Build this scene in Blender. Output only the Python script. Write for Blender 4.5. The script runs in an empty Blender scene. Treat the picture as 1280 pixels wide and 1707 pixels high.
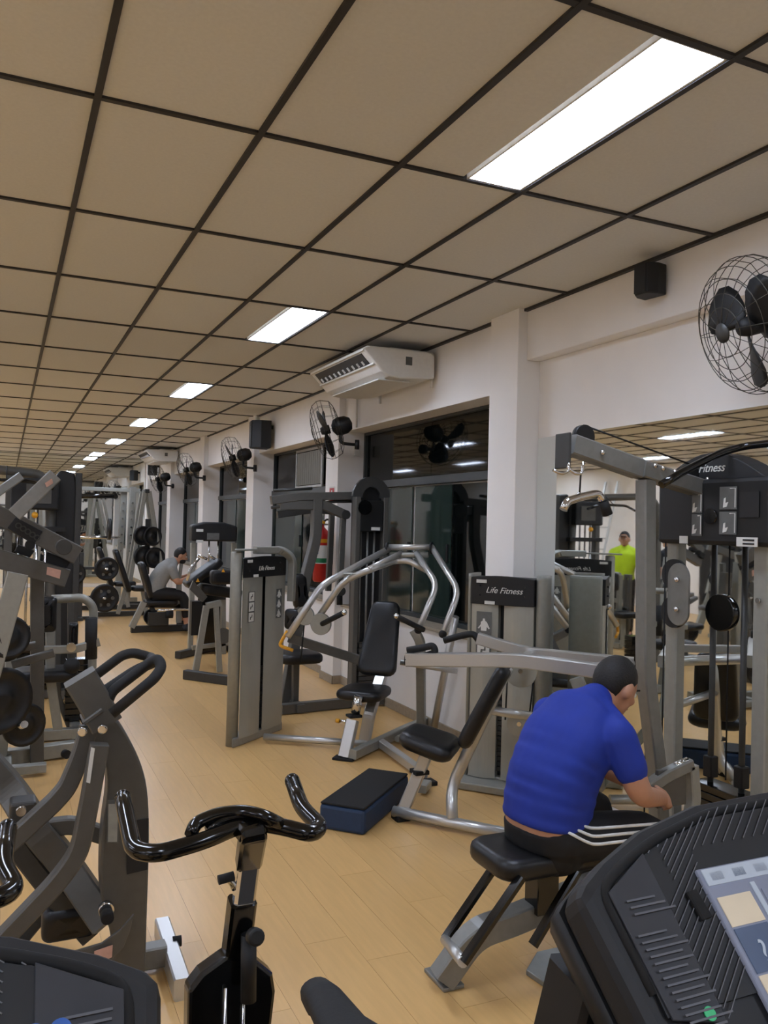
import bpy, math, random
from mathutils import Vector, Matrix
from mathutils.bvhtree import BVHTree
PI = math.pi
rnd = random.Random(7)
scene = bpy.context.scene
COL = scene.collection

# ---------------------------------------------------------------- camera, world, exposure
EYE = 1.73                       # lens height above the floor
CEIL = 3.306                     # ceiling height
yaw, pitch, roll = math.radians(24.446), math.radians(0.956), math.radians(1.425)
fwd = Vector((math.sin(yaw) * math.cos(pitch), math.cos(yaw) * math.cos(pitch), math.sin(pitch)))
rt0 = Vector((math.cos(yaw), -math.sin(yaw), 0)); up0 = rt0.cross(fwd)
rt = rt0 * math.cos(roll) + up0 * math.sin(roll); up = -rt0 * math.sin(roll) + up0 * math.cos(roll)
cam = bpy.data.objects.new('camera', bpy.data.cameras.new('camera'))
COL.objects.link(cam); scene.camera = cam
cam.matrix_world = Matrix(((rt.x, up.x, -fwd.x, 0), (rt.y, up.y, -fwd.y, 0), (rt.z, up.z, -fwd.z, EYE), (0, 0, 0, 1)))
cam.data.sensor_fit = 'VERTICAL'; cam.data.sensor_height = 36.0
cam.data.lens = 36.0 * 1387.26 / 1707.0
cam.data.clip_start = 0.05; cam.data.clip_end = 200

world = bpy.data.worlds.new('night'); scene.world = world; world.use_nodes = True
world.node_tree.nodes['Background'].inputs[0].default_value = (0.012, 0.015, 0.022, 1)
world.node_tree.nodes['Background'].inputs[1].default_value = 0.3

scene.view_settings.view_transform = 'Standard'
scene.view_settings.look = 'None'
scene.view_settings.exposure = 0.22
scene.view_settings.gamma = 1.0
scene.view_settings.use_curve_mapping = False
scene.cycles.use_denoising = True
scene.cycles.max_bounces = 8
scene.cycles.diffuse_bounces = 4
scene.cycles.glossy_bounces = 5
scene.cycles.sample_clamp_indirect = 6.0
LAMP = 26.0                      # strength of the ceiling light diffusers

# ---------------------------------------------------------------- materials
def lin(c):
    if isinstance(c, str):
        c = [int(c[i:i + 2], 16) / 255 for i in (0, 2, 4)]
    return [x / 12.92 if x <= .04045 else ((x + .055) / 1.055) ** 2.4 for x in c]
MATS = {}
def M(name, col, rough=.5, metal=0., var=.08, scale=30., bump=0., emit=0., spec=.5, coat=0., stretch=(1, 1, 1), rand=0.):
    """Principled material with a noise-driven colour and roughness variation."""
    m = bpy.data.materials.new(name); m.use_nodes = True; MATS[name] = m
    nt = m.node_tree; b = nt.nodes['Principled BSDF']; c = lin(col)
    tc = nt.nodes.new('ShaderNodeTexCoord'); mp = nt.nodes.new('ShaderNodeMapping'); mp.inputs['Scale'].default_value = stretch
    nz = nt.nodes.new('ShaderNodeTexNoise'); nz.inputs['Scale'].default_value = scale; nz.inputs['Detail'].default_value = 4
    nt.links.new(tc.outputs['Object'], mp.inputs[0]); nt.links.new(mp.outputs[0], nz.inputs['Vector'])
    rp = nt.nodes.new('ShaderNodeValToRGB')
    rp.color_ramp.elements[0].position = .3; rp.color_ramp.elements[1].position = .7
    rp.color_ramp.elements[0].color = [x * (1 - var) for x in c] + [1]
    rp.color_ramp.elements[1].color = [min(1, x * (1 + var)) for x in c] + [1]
    nt.links.new(nz.outputs[0], rp.inputs[0])
    out = rp.outputs[0]
    if rand:
        oi = nt.nodes.new('ShaderNodeObjectInfo'); hs = nt.nodes.new('ShaderNodeHueSaturation'); mr = nt.nodes.new('ShaderNodeMapRange')
        mr.inputs['To Min'].default_value = 1 - rand; mr.inputs['To Max'].default_value = 1 + rand
        nt.links.new(oi.outputs['Random'], mr.inputs[0]); nt.links.new(mr.outputs[0], hs.inputs['Value']); nt.links.new(out, hs.inputs['Color']); out = hs.outputs[0]
    nt.links.new(out, b.inputs['Base Color'])
    mr = nt.nodes.new('ShaderNodeMapRange'); mr.inputs['To Min'].default_value = max(0, rough - .015); mr.inputs['To Max'].default_value = min(1, rough + .015)
    nt.links.new(nz.outputs[0], mr.inputs[0]); nt.links.new(mr.outputs[0], b.inputs['Roughness'])
    b.inputs['Metallic'].default_value = metal; b.inputs['Specular IOR Level'].default_value = spec; b.inputs['Coat Weight'].default_value = coat
    if bump:
        bp = nt.nodes.new('ShaderNodeBump'); bp.inputs['Strength'].default_value = bump; bp.inputs['Distance'].default_value = .004
        nt.links.new(nz.outputs[0], bp.inputs['Height']); nt.links.new(bp.outputs[0], b.inputs['Normal'])
    if emit:
        b.inputs['Emission Color'].default_value = c + [1]; b.inputs['Emission Strength'].default_value = emit
    return m

M('wall', 'f1eeea', .75, var=.02, scale=3)
M('wall_trim', 'a0937f', .6, var=.1)
M('tile', 'd5d4cf', .8, var=.03, scale=60, bump=.05, rand=.03)
M('grid', '262322', .55)
M('slab', '8a8478', .9)
M('plank', 'd8ae70', .3, var=.05, scale=5, stretch=(8, .7, 1), rand=.035)
M('plank_base', '7d5f3a', .8)
M('lamp', 'dbe7ff', .4, var=0, emit=LAMP)
M('lamp_frame', 'e8e8e8', .5)
M('mirror', 'eef2f0', .02, metal=1., var=0)
M('mirror_edge', '9fb5ad', .15)
M('night_glass', '060908', .04, var=.1, spec=.35)  # opaque panes; the darkness of the night outside is put into their colour
M('frost_glass', '27342f', .1, var=.06, scale=4, spec=.5)
M('frame_dark', '2e3232', .4)
M('gold_blind', '6d6a60', .6, stretch=(1, 60, 1), var=.2, scale=3)
M('alu', 'b4b5b2', .35, metal=.7)
M('silver', 'c6c6c3', .3, metal=.7, var=.02, scale=5)
M('silver_dk', '858581', .4, metal=.45, var=.06)
M('platinum', '97978f', .42, metal=.3, var=.05)
M('panel', 'a3a297', .36, metal=.3, var=.08, scale=3)
M('grey_paint', '575550', .45, metal=.2, var=.06)
M('grey_dark', '3b3b39', .45, metal=.2)
M('chrome', 'd8d8d8', .12, metal=1., var=.02)
M('vinyl', '0b0b0d', .4, var=.15, scale=80, bump=.1)
M('vinyl_blue', '0f1114', .42, var=.15, scale=90, bump=.1)
M('foam', '131415', .7, var=.15, scale=120, bump=.15)
M('plastic', '0c0d0e', .55, var=.1)
M('plastic_grey', '1a1b1d', .6, var=.08)
M('gloss_black', '070707', .15, var=.1, spec=.6)
M('rubber', '111111', .8)
M('white_plastic', 'dedcd6', .45, var=.03)
M('sticker', 'd8d8d2', .6, var=.03)
M('sticker_pink', 'c49a8a', .6, var=.1)
M('sticker_grey', '5f605d', .6, var=.1)
M('sticker_pale', '9b9b92', .6)
M('ink', '1a1a1a', .7)
M('yellow', 'd99a1e', .4)
M('red', 'b3201c', .35)
M('green', '1f7a4c', .5)
M('blue_ink', '2d5fae', .5)
M('step_blue', '16304f', .6)
M('step_top', '141414', .85, bump=.3, scale=200)
M('skin', 'b9876a', .5, var=.06, scale=20)
M('skin_dark', 'a2745a', .5, var=.06)
M('hair', '120f0d', .6, var=.3, scale=150, bump=.6)
M('shirt_blue', '122f93', .75, var=.07, scale=14, bump=.25)
M('shirt_grey', '8b8b88', .85, var=.05, bump=.2)
M('shirt_yellow', 'c3e21c', .7, var=.04)
M('shirt_black', '15171c', .8)
M('trouser', '0c0c0e', .75, var=.2)
M('stripe', 'e4e4e0', .7)
M('shoe', '23262b', .6)
M('plate', '0e0e0f', .5, var=.15, bump=.1)
M('screen', '6b7080', .3, emit=.35, var=.1, scale=6)
M('screen_cream', 'a89c88', .3, emit=.6, var=.05)
M('screen_blue', '3d4a62', .3, emit=.4, var=.1)
M('screen_white', '8f97a2', .3, emit=.5, var=.08, scale=20)
M('overlay', '303135', .6, var=.1, scale=25)
M('overlay_text', '636467', .5)
M('print', '5b5c60', .5)
M('led_green', '1d8b55', .4, emit=.5)
M('ladder', 'b9bab8', .4, metal=.5)
M('ac_dark', '23272c', .5)
M('wire', '4b4842', .35, metal=.7)

# ---------------------------------------------------------------- helpers
def nrm(v): v = Vector(v); return v.normalized()
class MB:
    """Collects vertices and faces of one mesh."""
    def __init__(s): s.v = []; s.f = []; s.sm = []
    def add(s, v, f, smooth=False):
        o = len(s.v); s.v += [Vector(p) for p in v]; s.f += [[i + o for i in q] for q in f]; s.sm += [smooth] * len(f); return s
    def box(s, c, size, ax=None):
        c = Vector(c); h = [x / 2 for x in size]
        ax = ax or (Vector((1, 0, 0)), Vector((0, 1, 0)), Vector((0, 0, 1)))
        v = [c + ax[0] * (h[0] * i) + ax[1] * (h[1] * j) + ax[2] * (h[2] * k) for i in (-1, 1) for j in (-1, 1) for k in (-1, 1)]
        return s.add(v, [(0, 1, 3, 2), (4, 6, 7, 5), (0, 4, 5, 1), (2, 3, 7, 6), (0, 2, 6, 4), (1, 5, 7, 3)])
    def loft(s, rings, caps=True, smooth=True, closed=False):
        n = len(rings[0]); v = [p for r in rings for p in r]; f = []
        m = len(rings)
        for i in range(m if closed else m - 1):
            a, b = i * n, ((i + 1) % m) * n
            for j in range(n): f.append((a + j, a + (j + 1) % n, b + (j + 1) % n, b + j))
        s.add(v, f, smooth)
        if caps and not closed:
            o = len(s.v) - len(v)
            s.f += [[o + j for j in reversed(range(n))], [o + (m - 1) * n + j for j in range(n)]]; s.sm += [False, False]
        return s
    def sweep(s, pts, sec, fillet=.05, upv=(0, 0, 1), smooth=True, closed=False, seg=5):
        """Sweep a closed 2-D section along a polyline with rounded corners."""
        P = [Vector(p) for p in pts]; Q = []
        if closed: Q = P
        else:
            Q = [P[0]]
            for i in range(1, len(P) - 1):
                a, b, c = P[i - 1], P[i], P[i + 1]; d1 = (a - b); d2 = (c - b)
                l = min(fillet, d1.length * .45, d2.length * .45)
                if l < 1e-4 or d1.angle(d2) > 3.1: Q.append(b); continue
                p, q = b + d1.normalized() * l, b + d2.normalized() * l
                for k in range(seg + 1):
                    t = k / seg; Q.append(p * (1 - t) ** 2 + b * (2 * t * (1 - t)) + q * t * t)
            Q.append(P[-1])
        U = Vector(upv); rings = []; side = None; n = len(Q)
        for i in range(n):
            if closed: t = (Q[(i + 1) % n] - Q[i - 1]).normalized()
            else: t = (Q[min(i + 1, n - 1)] - Q[max(i - 1, 0)]).normalized()
            sd = t.cross(U)
            if sd.length < .15: sd = side if side is not None else t.cross(Vector((1, .2, 0)))
            if side is not None and sd.dot(side) < 0: sd = -sd
            side = (sd - t * sd.dot(t)).normalized(); u = side.cross(t)
            k = 1.0
            rings.append([Q[i] + side * (a * k) + u * (b * k) for a, b in sec])
        return s.loft(rings, True, smooth, closed)
    def tube(s, pts, r, n=10, fillet=.06, closed=False):
        return s.sweep(pts, [(r * math.cos(2 * PI * i / n), r * math.sin(2 * PI * i / n)) for i in range(n)], fillet, smooth=True, closed=closed)
    def bar(s, pts, w, h, fillet=.05, upv=(0, 0, 1), c=.006):
        a, b = w / 2, h / 2; c = min(c, a * .5, b * .5)
        sec = [(-a + c, -b), (a - c, -b), (a, -b + c), (a, b - c), (a - c, b), (-a + c, b), (-a, b - c), (-a, -b + c)]
        return s.sweep(pts, sec, fillet, upv, smooth=False)
    def lathe(s, prof, c, axis=(0, 0, 1), n=20, smooth=True, caps=True):
        """prof: list of (radius, height along axis)."""
        A = nrm(axis); e = A.orthogonal().normalized(); g = A.cross(e); c = Vector(c)
        rings = [[c + A * h + (e * math.cos(2 * PI * i / n) + g * math.sin(2 * PI * i / n)) * max(r, 1e-4) for i in range(n)] for r, h in prof]
        return s.loft(rings, caps, smooth)
    def cyl(s, a, b, r, n=14, r2=None):
        a, b = Vector(a), Vector(b); L = (b - a).length
        return s.lathe([(r, 0), (r if r2 is None else r2, L)], a, b - a, n)
    def prism(s, poly, o, ex, ey, thick, smooth=False):
        """Extrude a 2-D polygon lying in the plane (o, ex, ey) by thick along its normal, centred."""
        o, ex, ey = Vector(o), nrm(ex), nrm(ey); nz = ex.cross(ey).normalized()
        r = [[o + ex * x + ey * y + nz * (k * thick / 2) for x, y in poly] for k in (-1, 1)]
        return s.loft(r, True, smooth)
    def pad(s, c, ax, size, rnd_=.03, seg=3, taper=1., bulge=0.):
        """Upholstered cushion: rounded slab; ax = (right, up, normal), taper scales the top edge."""
        w, h, t = size[0] / 2, size[1] / 2, size[2] / 2; c = Vector(c)
        X, Y, N = [nrm(a) for a in ax]; rr = min(size[0], size[1]) * .22
        out = []
        for cx, cy, a0 in ((1, 1, 0), (-1, 1, 90), (-1, -1, 180), (1, -1, 270)):
            for k in range(5):
                a = math.radians(a0 + 90 * k / 4)
                out.append((cx * (w - rr) + rr * math.cos(a), cy * (h - rr) + rr * math.sin(a)))
        rings = []
        rd = min(rnd_, t * .95)
        lv = [(-t, -rd)] + [(-t + rd - rd * math.cos(PI / 2 * k / seg), -rd + rd * math.sin(PI / 2 * k / seg)) for k in range(1, seg + 1)]
        lv += [(-a, b) for a, b in reversed(lv)]
        def ring(k, z): return [c + N * z + X * (x * k * (1 + (taper - 1) * (y * k / h * .5 + .5))) + Y * (y * k) for x, y in out]
        rings += [ring(.02, -t), ring(.5, -t)]
        for z, ins in lv:
            rings.append([c + N * z + X * ((x + (ins if x > 0 else -ins)) * (1 + (taper - 1) * (y / h * .5 + .5))) + Y * (y + (ins if y > 0 else -ins)) for x, y in out])
        rings += [ring(.5, t + bulge), ring(.02, t + bulge * 1.1)]
        return s.loft(rings, True, True)
    def ball(s, c, r, n=12, sc=(1, 1, 1), ax=None):
        c = Vector(c); ax = ax or (Vector((1, 0, 0)), Vector((0, 1, 0)), Vector((0, 0, 1)))
        m = max(6, n // 2 + 2); rings = []
        for i in range(m + 1):
            th = PI * i / m; rr = max(math.sin(th), .01); z = -math.cos(th)
            rings.append([c + ax[0] * (r * sc[0] * rr * math.cos(2 * PI * j / n)) + ax[1] * (r * sc[1] * rr * math.sin(2 * PI * j / n)) + ax[2] * (r * sc[2] * z) for j in range(n)])
        return s.loft(rings, True, True)
    def build(s, name, mat, parent=None, bevel=0., label=None):
        o = (parent.get('_w') if parent is not None else None) or (0, 0, 0)
        me = bpy.data.meshes.new(name)
        me.from_pydata([p - Vector(o) for p in s.v], [], s.f); me.update()
        me.polygons.foreach_set('use_smooth', s.sm)
        me.materials.append(MATS[mat])
        return link(name, me, parent, bevel, label)
def link(name, me, parent=None, bevel=0., label=None):
    ob = bpy.data.objects.new(name, me); COL.objects.link(ob)
    if parent is not None:
        ob.parent = parent
        if parent.get('_w'): ob['_w'] = tuple(parent['_w'])
    if bevel:
        b = ob.modifiers.new('bevel', 'BEVEL'); b.width = bevel; b.segments = 2; b.limit_method = 'ANGLE'; b.angle_limit = .7
    if label: ob['label'] = label
    return ob
def tag(o, label, cat, group=None):
    o['label'] = label; o['category'] = cat
    if group: o['group'] = group
    return o
def thing(name, label, cat, loc=(0, 0, 0), group=None):
    """An Empty at the base of a thing; children meshes are given in world coordinates."""
    o = bpy.data.objects.new(name, None); COL.objects.link(o); o.location = loc; o['_w'] = tuple(loc); o.empty_display_size = .1
    return tag(o, label, cat, group)
def structure(o): o['kind'] = 'structure'; return o
def dup(o, loc, rotz=None, label=None, parent=None, top=True):
    c = o.copy(); COL.objects.link(c); c.parent = parent
    if top:
        c.location = loc
        if rotz is not None: c.rotation_euler = (0, 0, rotz)
    for ch in o.children: dup(ch, None, parent=c, top=False)
    if label: c['label'] = label
    return c
def tube(name, pts, r, mat, parent, n=10, fillet=.06, label=None, closed=False): return MB().tube(pts, r, n, fillet, closed).build(name, mat, parent, label=label)
def bar(name, pts, w, h, mat, parent, fillet=.05, upv=(0, 0, 1)): return MB().bar(pts, w, h, fillet, upv).build(name, mat, parent)
def box(name, c, size, mat, parent=None, bevel=.004, ax=None): return MB().box(c, size, ax).build(name, mat, parent, bevel)
def cyl(name, a, b, r, mat, parent, n=16, bevel=0., r2=None): return MB().cyl(a, b, r, n, r2).build(name, mat, parent, bevel)
def pad(name, c, ax, size, mat, parent, **k): return MB().pad(c, ax, size, **k).build(name, mat, parent)
def text(name, body, o, ex, ey, size, mat, parent, depth=.001, shear=0.):
    """Raised lettering: origin o (lower left), ex right, ey up."""
    cu = bpy.data.curves.new(name, 'FONT'); cu.body = body; cu.size = size; cu.extrude = depth; cu.shear = shear
    t = bpy.data.objects.new(name, cu); COL.objects.link(t)
    me = bpy.data.meshes.new_from_object(t); bpy.data.objects.remove(t)
    ex, ey = nrm(ex), nrm(ey); nz = ex.cross(ey); w = Vector(parent.get('_w') or (0, 0, 0)); o = Vector(o)
    for v in me.vertices: v.co = o + ex * v.co.x + ey * v.co.y + nz * v.co.z - w
    me.materials.clear(); me.materials.append(MATS[mat])
    return link(name, me, parent)
def lerp(a, b, t): return Vector(a) * (1 - t) + Vector(b) * t
def slab(name, pts, thick, mat, parent, nz, bevel=0., smooth=False):
    nz = Vector(nz).normalized(); P = [Vector(p) for p in pts]
    r = [[p - nz * thick for p in P], P]
    nn = Vector((0, 0, 0))
    for i in range(len(P)): nn += P[i - 1].cross(P[i])
    if nn.dot(nz) < 0: r = [list(reversed(q)) for q in r]
    return MB().loft(r, True, smooth).build(name, mat, parent, bevel)
EX, EY, EZ = Vector((1, 0, 0)), Vector((0, 1, 0)), Vector((0, 0, 1))

# ================================================================ THE ROOM
X0, X1, YB, YE = -6.62, 3.36, -3.0, 22.2        # left wall, beam face of the right wall, back wall, mirrored end wall
PX = 3.285                                      # room face of the pillars
GX, GY = 3.61, 3.47                             # glass plane, mirror wall plane
TX = [.267 + .625 * i for i in range(-11, 6)]   # ceiling grid lines along the hall
TY = [2.01 + 1.247 * j for j in range(-4, 17)]  # and across it

# floor: sub-floor plus laminate planks laid lengthways
floor = structure(box('floor', ((X0 + 3.7) / 2, (YB + YE) / 2, -.06), (3.7 - X0, YE - YB, .1), 'plank_base', None, 0)); floor['label'] = 'light maple laminate floor of the gym'
PW, PL = .19, 1.21
pm = MB().box((0, 0, -.005), (PW - .0012, PL - .0012, .01)).build('plank', 'plank', floor).data
bpy.data.objects.remove(bpy.data.objects['plank'])
cols = [(X0 + PW / 2 + i * PW) for i in range(int((GX - X0) / PW) + 1)]
cells = []
for i, x in enumerate(cols):
    y = YB - [0, .43, .81, .2, .6, 1.0][i % 6] + PL / 2
    while y - PL / 2 < YE - .02:
        cells.append((x, y)); y += PL
def seen(c):
    x, y = c; d = y * .91 + x * .414
    if x < -.1 or y < 1.7: return 1e3 + abs(x) + abs(y)
    return d
cells.sort(key=seen)
far = MB()
for k, (x, y) in enumerate(cells):
    lo, hi = max(y - PL / 2, YB), min(y + PL / 2, YE)
    xl, xh = x - PW / 2, min(x + PW / 2, GX)
    if hi - lo < .02 or xh - xl < .01: continue
    whole = hi - lo > PL - .01 and xh - xl > PW - .01
    if k < 300 and whole:
        o = bpy.data.objects.new('plank', pm); COL.objects.link(o); o.parent = floor; o.location = (x, y, 0)
    else: far.box(((xl + xh) / 2, (lo + hi) / 2, -.005), (xh - xl - .0012, hi - lo - .0012, .01))
o = far.build('far_planks', 'plank', floor); o['kind'] = 'stuff'

# ceiling: slab, dark metal grid, one object per tile, recessed lights
ceiling = structure(box('ceiling', ((X0 + 3.7) / 2, (YB + YE) / 2, CEIL + .12), (3.7 - X0, YE - YB, .1), 'slab', None, 0)); ceiling['label'] = 'suspended ceiling of beige panels in a dark grid'
LR = [1.985, -.515, -3.015, -5.515]             # rows of lights
LJ = [-3, 0, 3, 6, 9, 12, 15]  # steps along each row; the first is unseen behind the viewer, kept for light
LW = .284
tm = MB().box((0, 0, .008), (.603, 1.225, .016)).build('ceiling_tile', 'tile', ceiling, .002).data
bpy.data.objects.remove(bpy.data.objects['ceiling_tile'])
xs = [X0] + [x for x in TX if x > X0 + .05] + [X1]; ys = [YB] + [y for y in TY if YB + .02 < y < YE] + [YE]
n = 0; rest = MB()
for i in range(len(xs) - 1):
    for j in range(len(ys) - 1):
        a, b, c, d = xs[i], xs[i + 1], ys[j], ys[j + 1]; cx, cy = (a + b) / 2, (c + d) / 2
        light = any(a < r < b for r in LR) and any(abs(2.01 + 1.247 * (q + .5) - cy) < .3 for q in LJ)
        if light: b -= LW + .02
        if not light and b - a > .6 and d - c > 1.2 and not (cx < -1 and cy < 1) and n < 300:
            o = bpy.data.objects.new('ceiling_tile', tm); COL.objects.link(o); o.parent = ceiling; o.location = (cx, cy, CEIL)
            n += 1
        elif b - a > .03 and d - c > .03:
            bb = MB().box(((a + b) / 2, cy, CEIL + .008), (b - a - .022, d - c - .022, .016))
            if cx < -1 and cy < 1: rest.add(bb.v, bb.f)
            else: bb.build('ceiling_tile', 'tile', ceiling, .002)
o = rest.build('rear_tiles', 'tile', ceiling); o['kind'] = 'stuff'
for x in xs[1:-1]: box('grid_bar', (x, (YB + YE) / 2, CEIL + .003), (.026, YE - YB, .03), 'grid', ceiling, 0)
for y in ys[1:-1]: box('grid_bar', ((X0 + X1) / 2, y, CEIL + .0045), (X1 - X0, .026, .03), 'grid', ceiling, 0)
box('edge_bar', (X1 - .016, (YB + YE) / 2, CEIL - .004), (.03, YE - YB, .03), 'grid', ceiling, 0)
box('edge_bar', (X0 + .016, (YB + YE) / 2, CEIL - .004), (.03, YE - YB, .03), 'grid', ceiling, 0)

lamp = thing('ceiling_light', 'x', 'ceiling light', (0, 0, 0), 'recessed fluorescent lights in the ceiling')
MB().box((0, 0, .012), (LW - .02, 1.2, .012)).build('diffuser', 'lamp', lamp)
fr = MB()
fr.box((-LW / 2 + .004, 0, .008), (.01, 1.222, .03)).box((LW / 2 - .004, 0, .008), (.01, 1.222, .03)).box((0, .606, .008), (LW, .01, .03)).box((0, -.606, .008), (LW, .01, .03))
fr.build('frame', 'lamp_frame', lamp)
first = True
nth = ['nearest', 'second', 'third', 'fourth', 'fifth', 'farthest']
for ri, x in enumerate(LR):
    for j in LJ:
        if ri > 1 and j < 3: pass
        if ri == 0: lab = ('recessed rectangular ceiling light, %s in the row running along the window wall' % nth[LJ.index(j) - 1]) if j >= 0 else 'recessed ceiling light unseen behind the viewer in the window row'
        else: lab = 'recessed ceiling light in the %s row from the window wall, %s' % (['', 'second', 'third', 'fourth'][ri], (nth[LJ.index(j) - 1] + ' of its row') if j >= 0 else 'unseen behind the viewer')
        loc = (x, 2.01 + 1.247 * (j + .5), CEIL)
        if first: lamp.location = loc; lamp['label'] = lab; first = False
        else: dup(lamp, loc, label=lab)

# right-hand wall: beam, pillars, sill walls, mirror wall
def block(name, x0, x1, y0, y1, z0, z1, mat='wall', parent=None, bevel=.004):
    return box(name, ((x0 + x1) / 2, (y0 + y1) / 2, (z0 + z1) / 2), (x1 - x0, y1 - y0, z1 - z0), mat, parent, bevel)
PY = [4.99, 8.47, 11.87, 15.26, 18.62, 21.9]    # near edge of each pillar
wr = structure(block('wall_right', GX + .03, GX + .13, YB, YE + .1, 0, CEIL + .1)); wr['label'] = 'white right-hand wall of windows and pillars'
for k, y in enumerate(PY): block('pillar', PX, GX + .05, y, min(y + .375, YE), 0, CEIL, 'wall', wr)
ends = PY[1:] 
for k in range(5):
    a, b = PY[k] + .375, PY[k + 1]
    block('lintel', X1, GX + .05, a, b, 2.75, CEIL, 'wall', wr)
    block('sill_wall', X1 + .02, GX + .05, a, b, 0, .84, 'wall', wr)
    block('sill', X1 - .005, GX + .02, a, b, .84, .865, 'wall_trim', wr)
block('beam', X1, GX + .05, YB, PY[0], 2.94, CEIL, 'wall', wr)
block('mirror_wall', GY, GX + .05, YB, PY[0], 0, 2.94, 'wall', wr)
bb = structure(block('baseboard_right', X1 + .008, X1 + .024, PY[0] + .37, YE, 0, .09, 'wall_trim')); bb['label'] = 'low grey stone skirting along the window wall'
for k, y in enumerate(PY[:-1]):
    block('pillar_skirting', PX - .012, PX + .001, y - .012, y + .387, 0, .09, 'wall_trim', bb)
    block('pillar_skirting', PX - .012, X1 + .02, y - .012, y + .001, 0, .09, 'wall_trim', bb)
tag(block('wall_mirror', GY - .006, GY + .001, YB + .5, PY[0] - .01, .03, 2.385, 'mirror', None, 0), 'large wall mirror behind the cable station, right of the first pillar', 'mirror')
wl = structure(block('wall_left', X0 - .1, X0, YB - .1, YE + .1, 0, CEIL + .1)); wl['label'] = 'plain white wall on the far side of the hall'
wb = structure(block('wall_back', X0, GX + .03, YB - .1, YB, 0, CEIL + .1)); wb['label'] = 'plain white wall behind the viewer'
we = structure(block('wall_end', X0, GX + .03, YE + .02, YE + .12, 0, CEIL + .1)); we['label'] = 'end wall of the hall covered in mirrors'
tag(block('wall_mirror', X0 + .02, X1 - .1, YE + .006, YE + .021, .1, CEIL, 'mirror', None, 0), 'tall mirror covering the distant end wall of the hall', 'mirror')

# windows: dark glazing with a transom, opaque upper lights coloured for the night outside and frosted sliding leaves below
for k in range(5):
    a, b = PY[k] + .375, PY[k + 1]; L = b - a
    w = thing('window_%d' % (k + 1), 'x', 'window', ((GX), (a + b) / 2, .865)); del w['category']; w['kind'] = 'structure'
    w['label'] = 'dark night window with frosted lower leaves, bay %s from the mirror' % nth[k]
    zt = 2.165
    box('transom', (GX - .01, (a + b) / 2, zt), (.07, L, .075), 'frame_dark', w)
    box('head_frame', (GX, (a + b) / 2, 2.735), (.05, L, .03), 'frame_dark', w)
    box('bottom_frame', (GX, (a + b) / 2, .885), (.06, L, .04), 'frame_dark', w)
    for y in (a + .02, b - .02): box('jamb', (GX, y, 1.8), (.05, .04, 1.87), 'frame_dark', w)
    for i in range(2):
        y0, y1 = a + .04 + i * (L - .08) / 2, a + .04 + (i + 1) * (L - .08) / 2
        box('upper_pane', (GX + .012, (y0 + y1) / 2, 2.46), (.008, y1 - y0 - .006, .53), 'night_glass', w, 0)
    # lower: frosted leaf, dark pane standing in for the night opening, frosted leaves
    segs = [(0, .16, 'frost_glass'), (.16, .36, 'night_glass'), (.36, .6, 'frost_glass'), (.62, .83, 'frost_glass'), (.83, 1, 'night_glass')] if k != 1 else [(0, .3, 'frost_glass'), (.3, .58, 'night_glass'), (.58, 1, 'frost_glass')]
    for s0, s1, mm in segs:
        y0, y1 = a + .04 + s0 * (L - .08), a + .04 + s1 * (L - .08)
        o = box('sliding_leaf' if mm == 'frost_glass' else 'lower_pane', (GX + (.004 if mm == 'frost_glass' else .016), (y0 + y1) / 2, 1.51), (.008, y1 - y0 - .004, 1.21), mm, w, 0)
        if mm == 'frost_glass': box('handle', (GX - .006, y0 + .05, 1.5), (.02, .03, .16), 'plastic', o)

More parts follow.
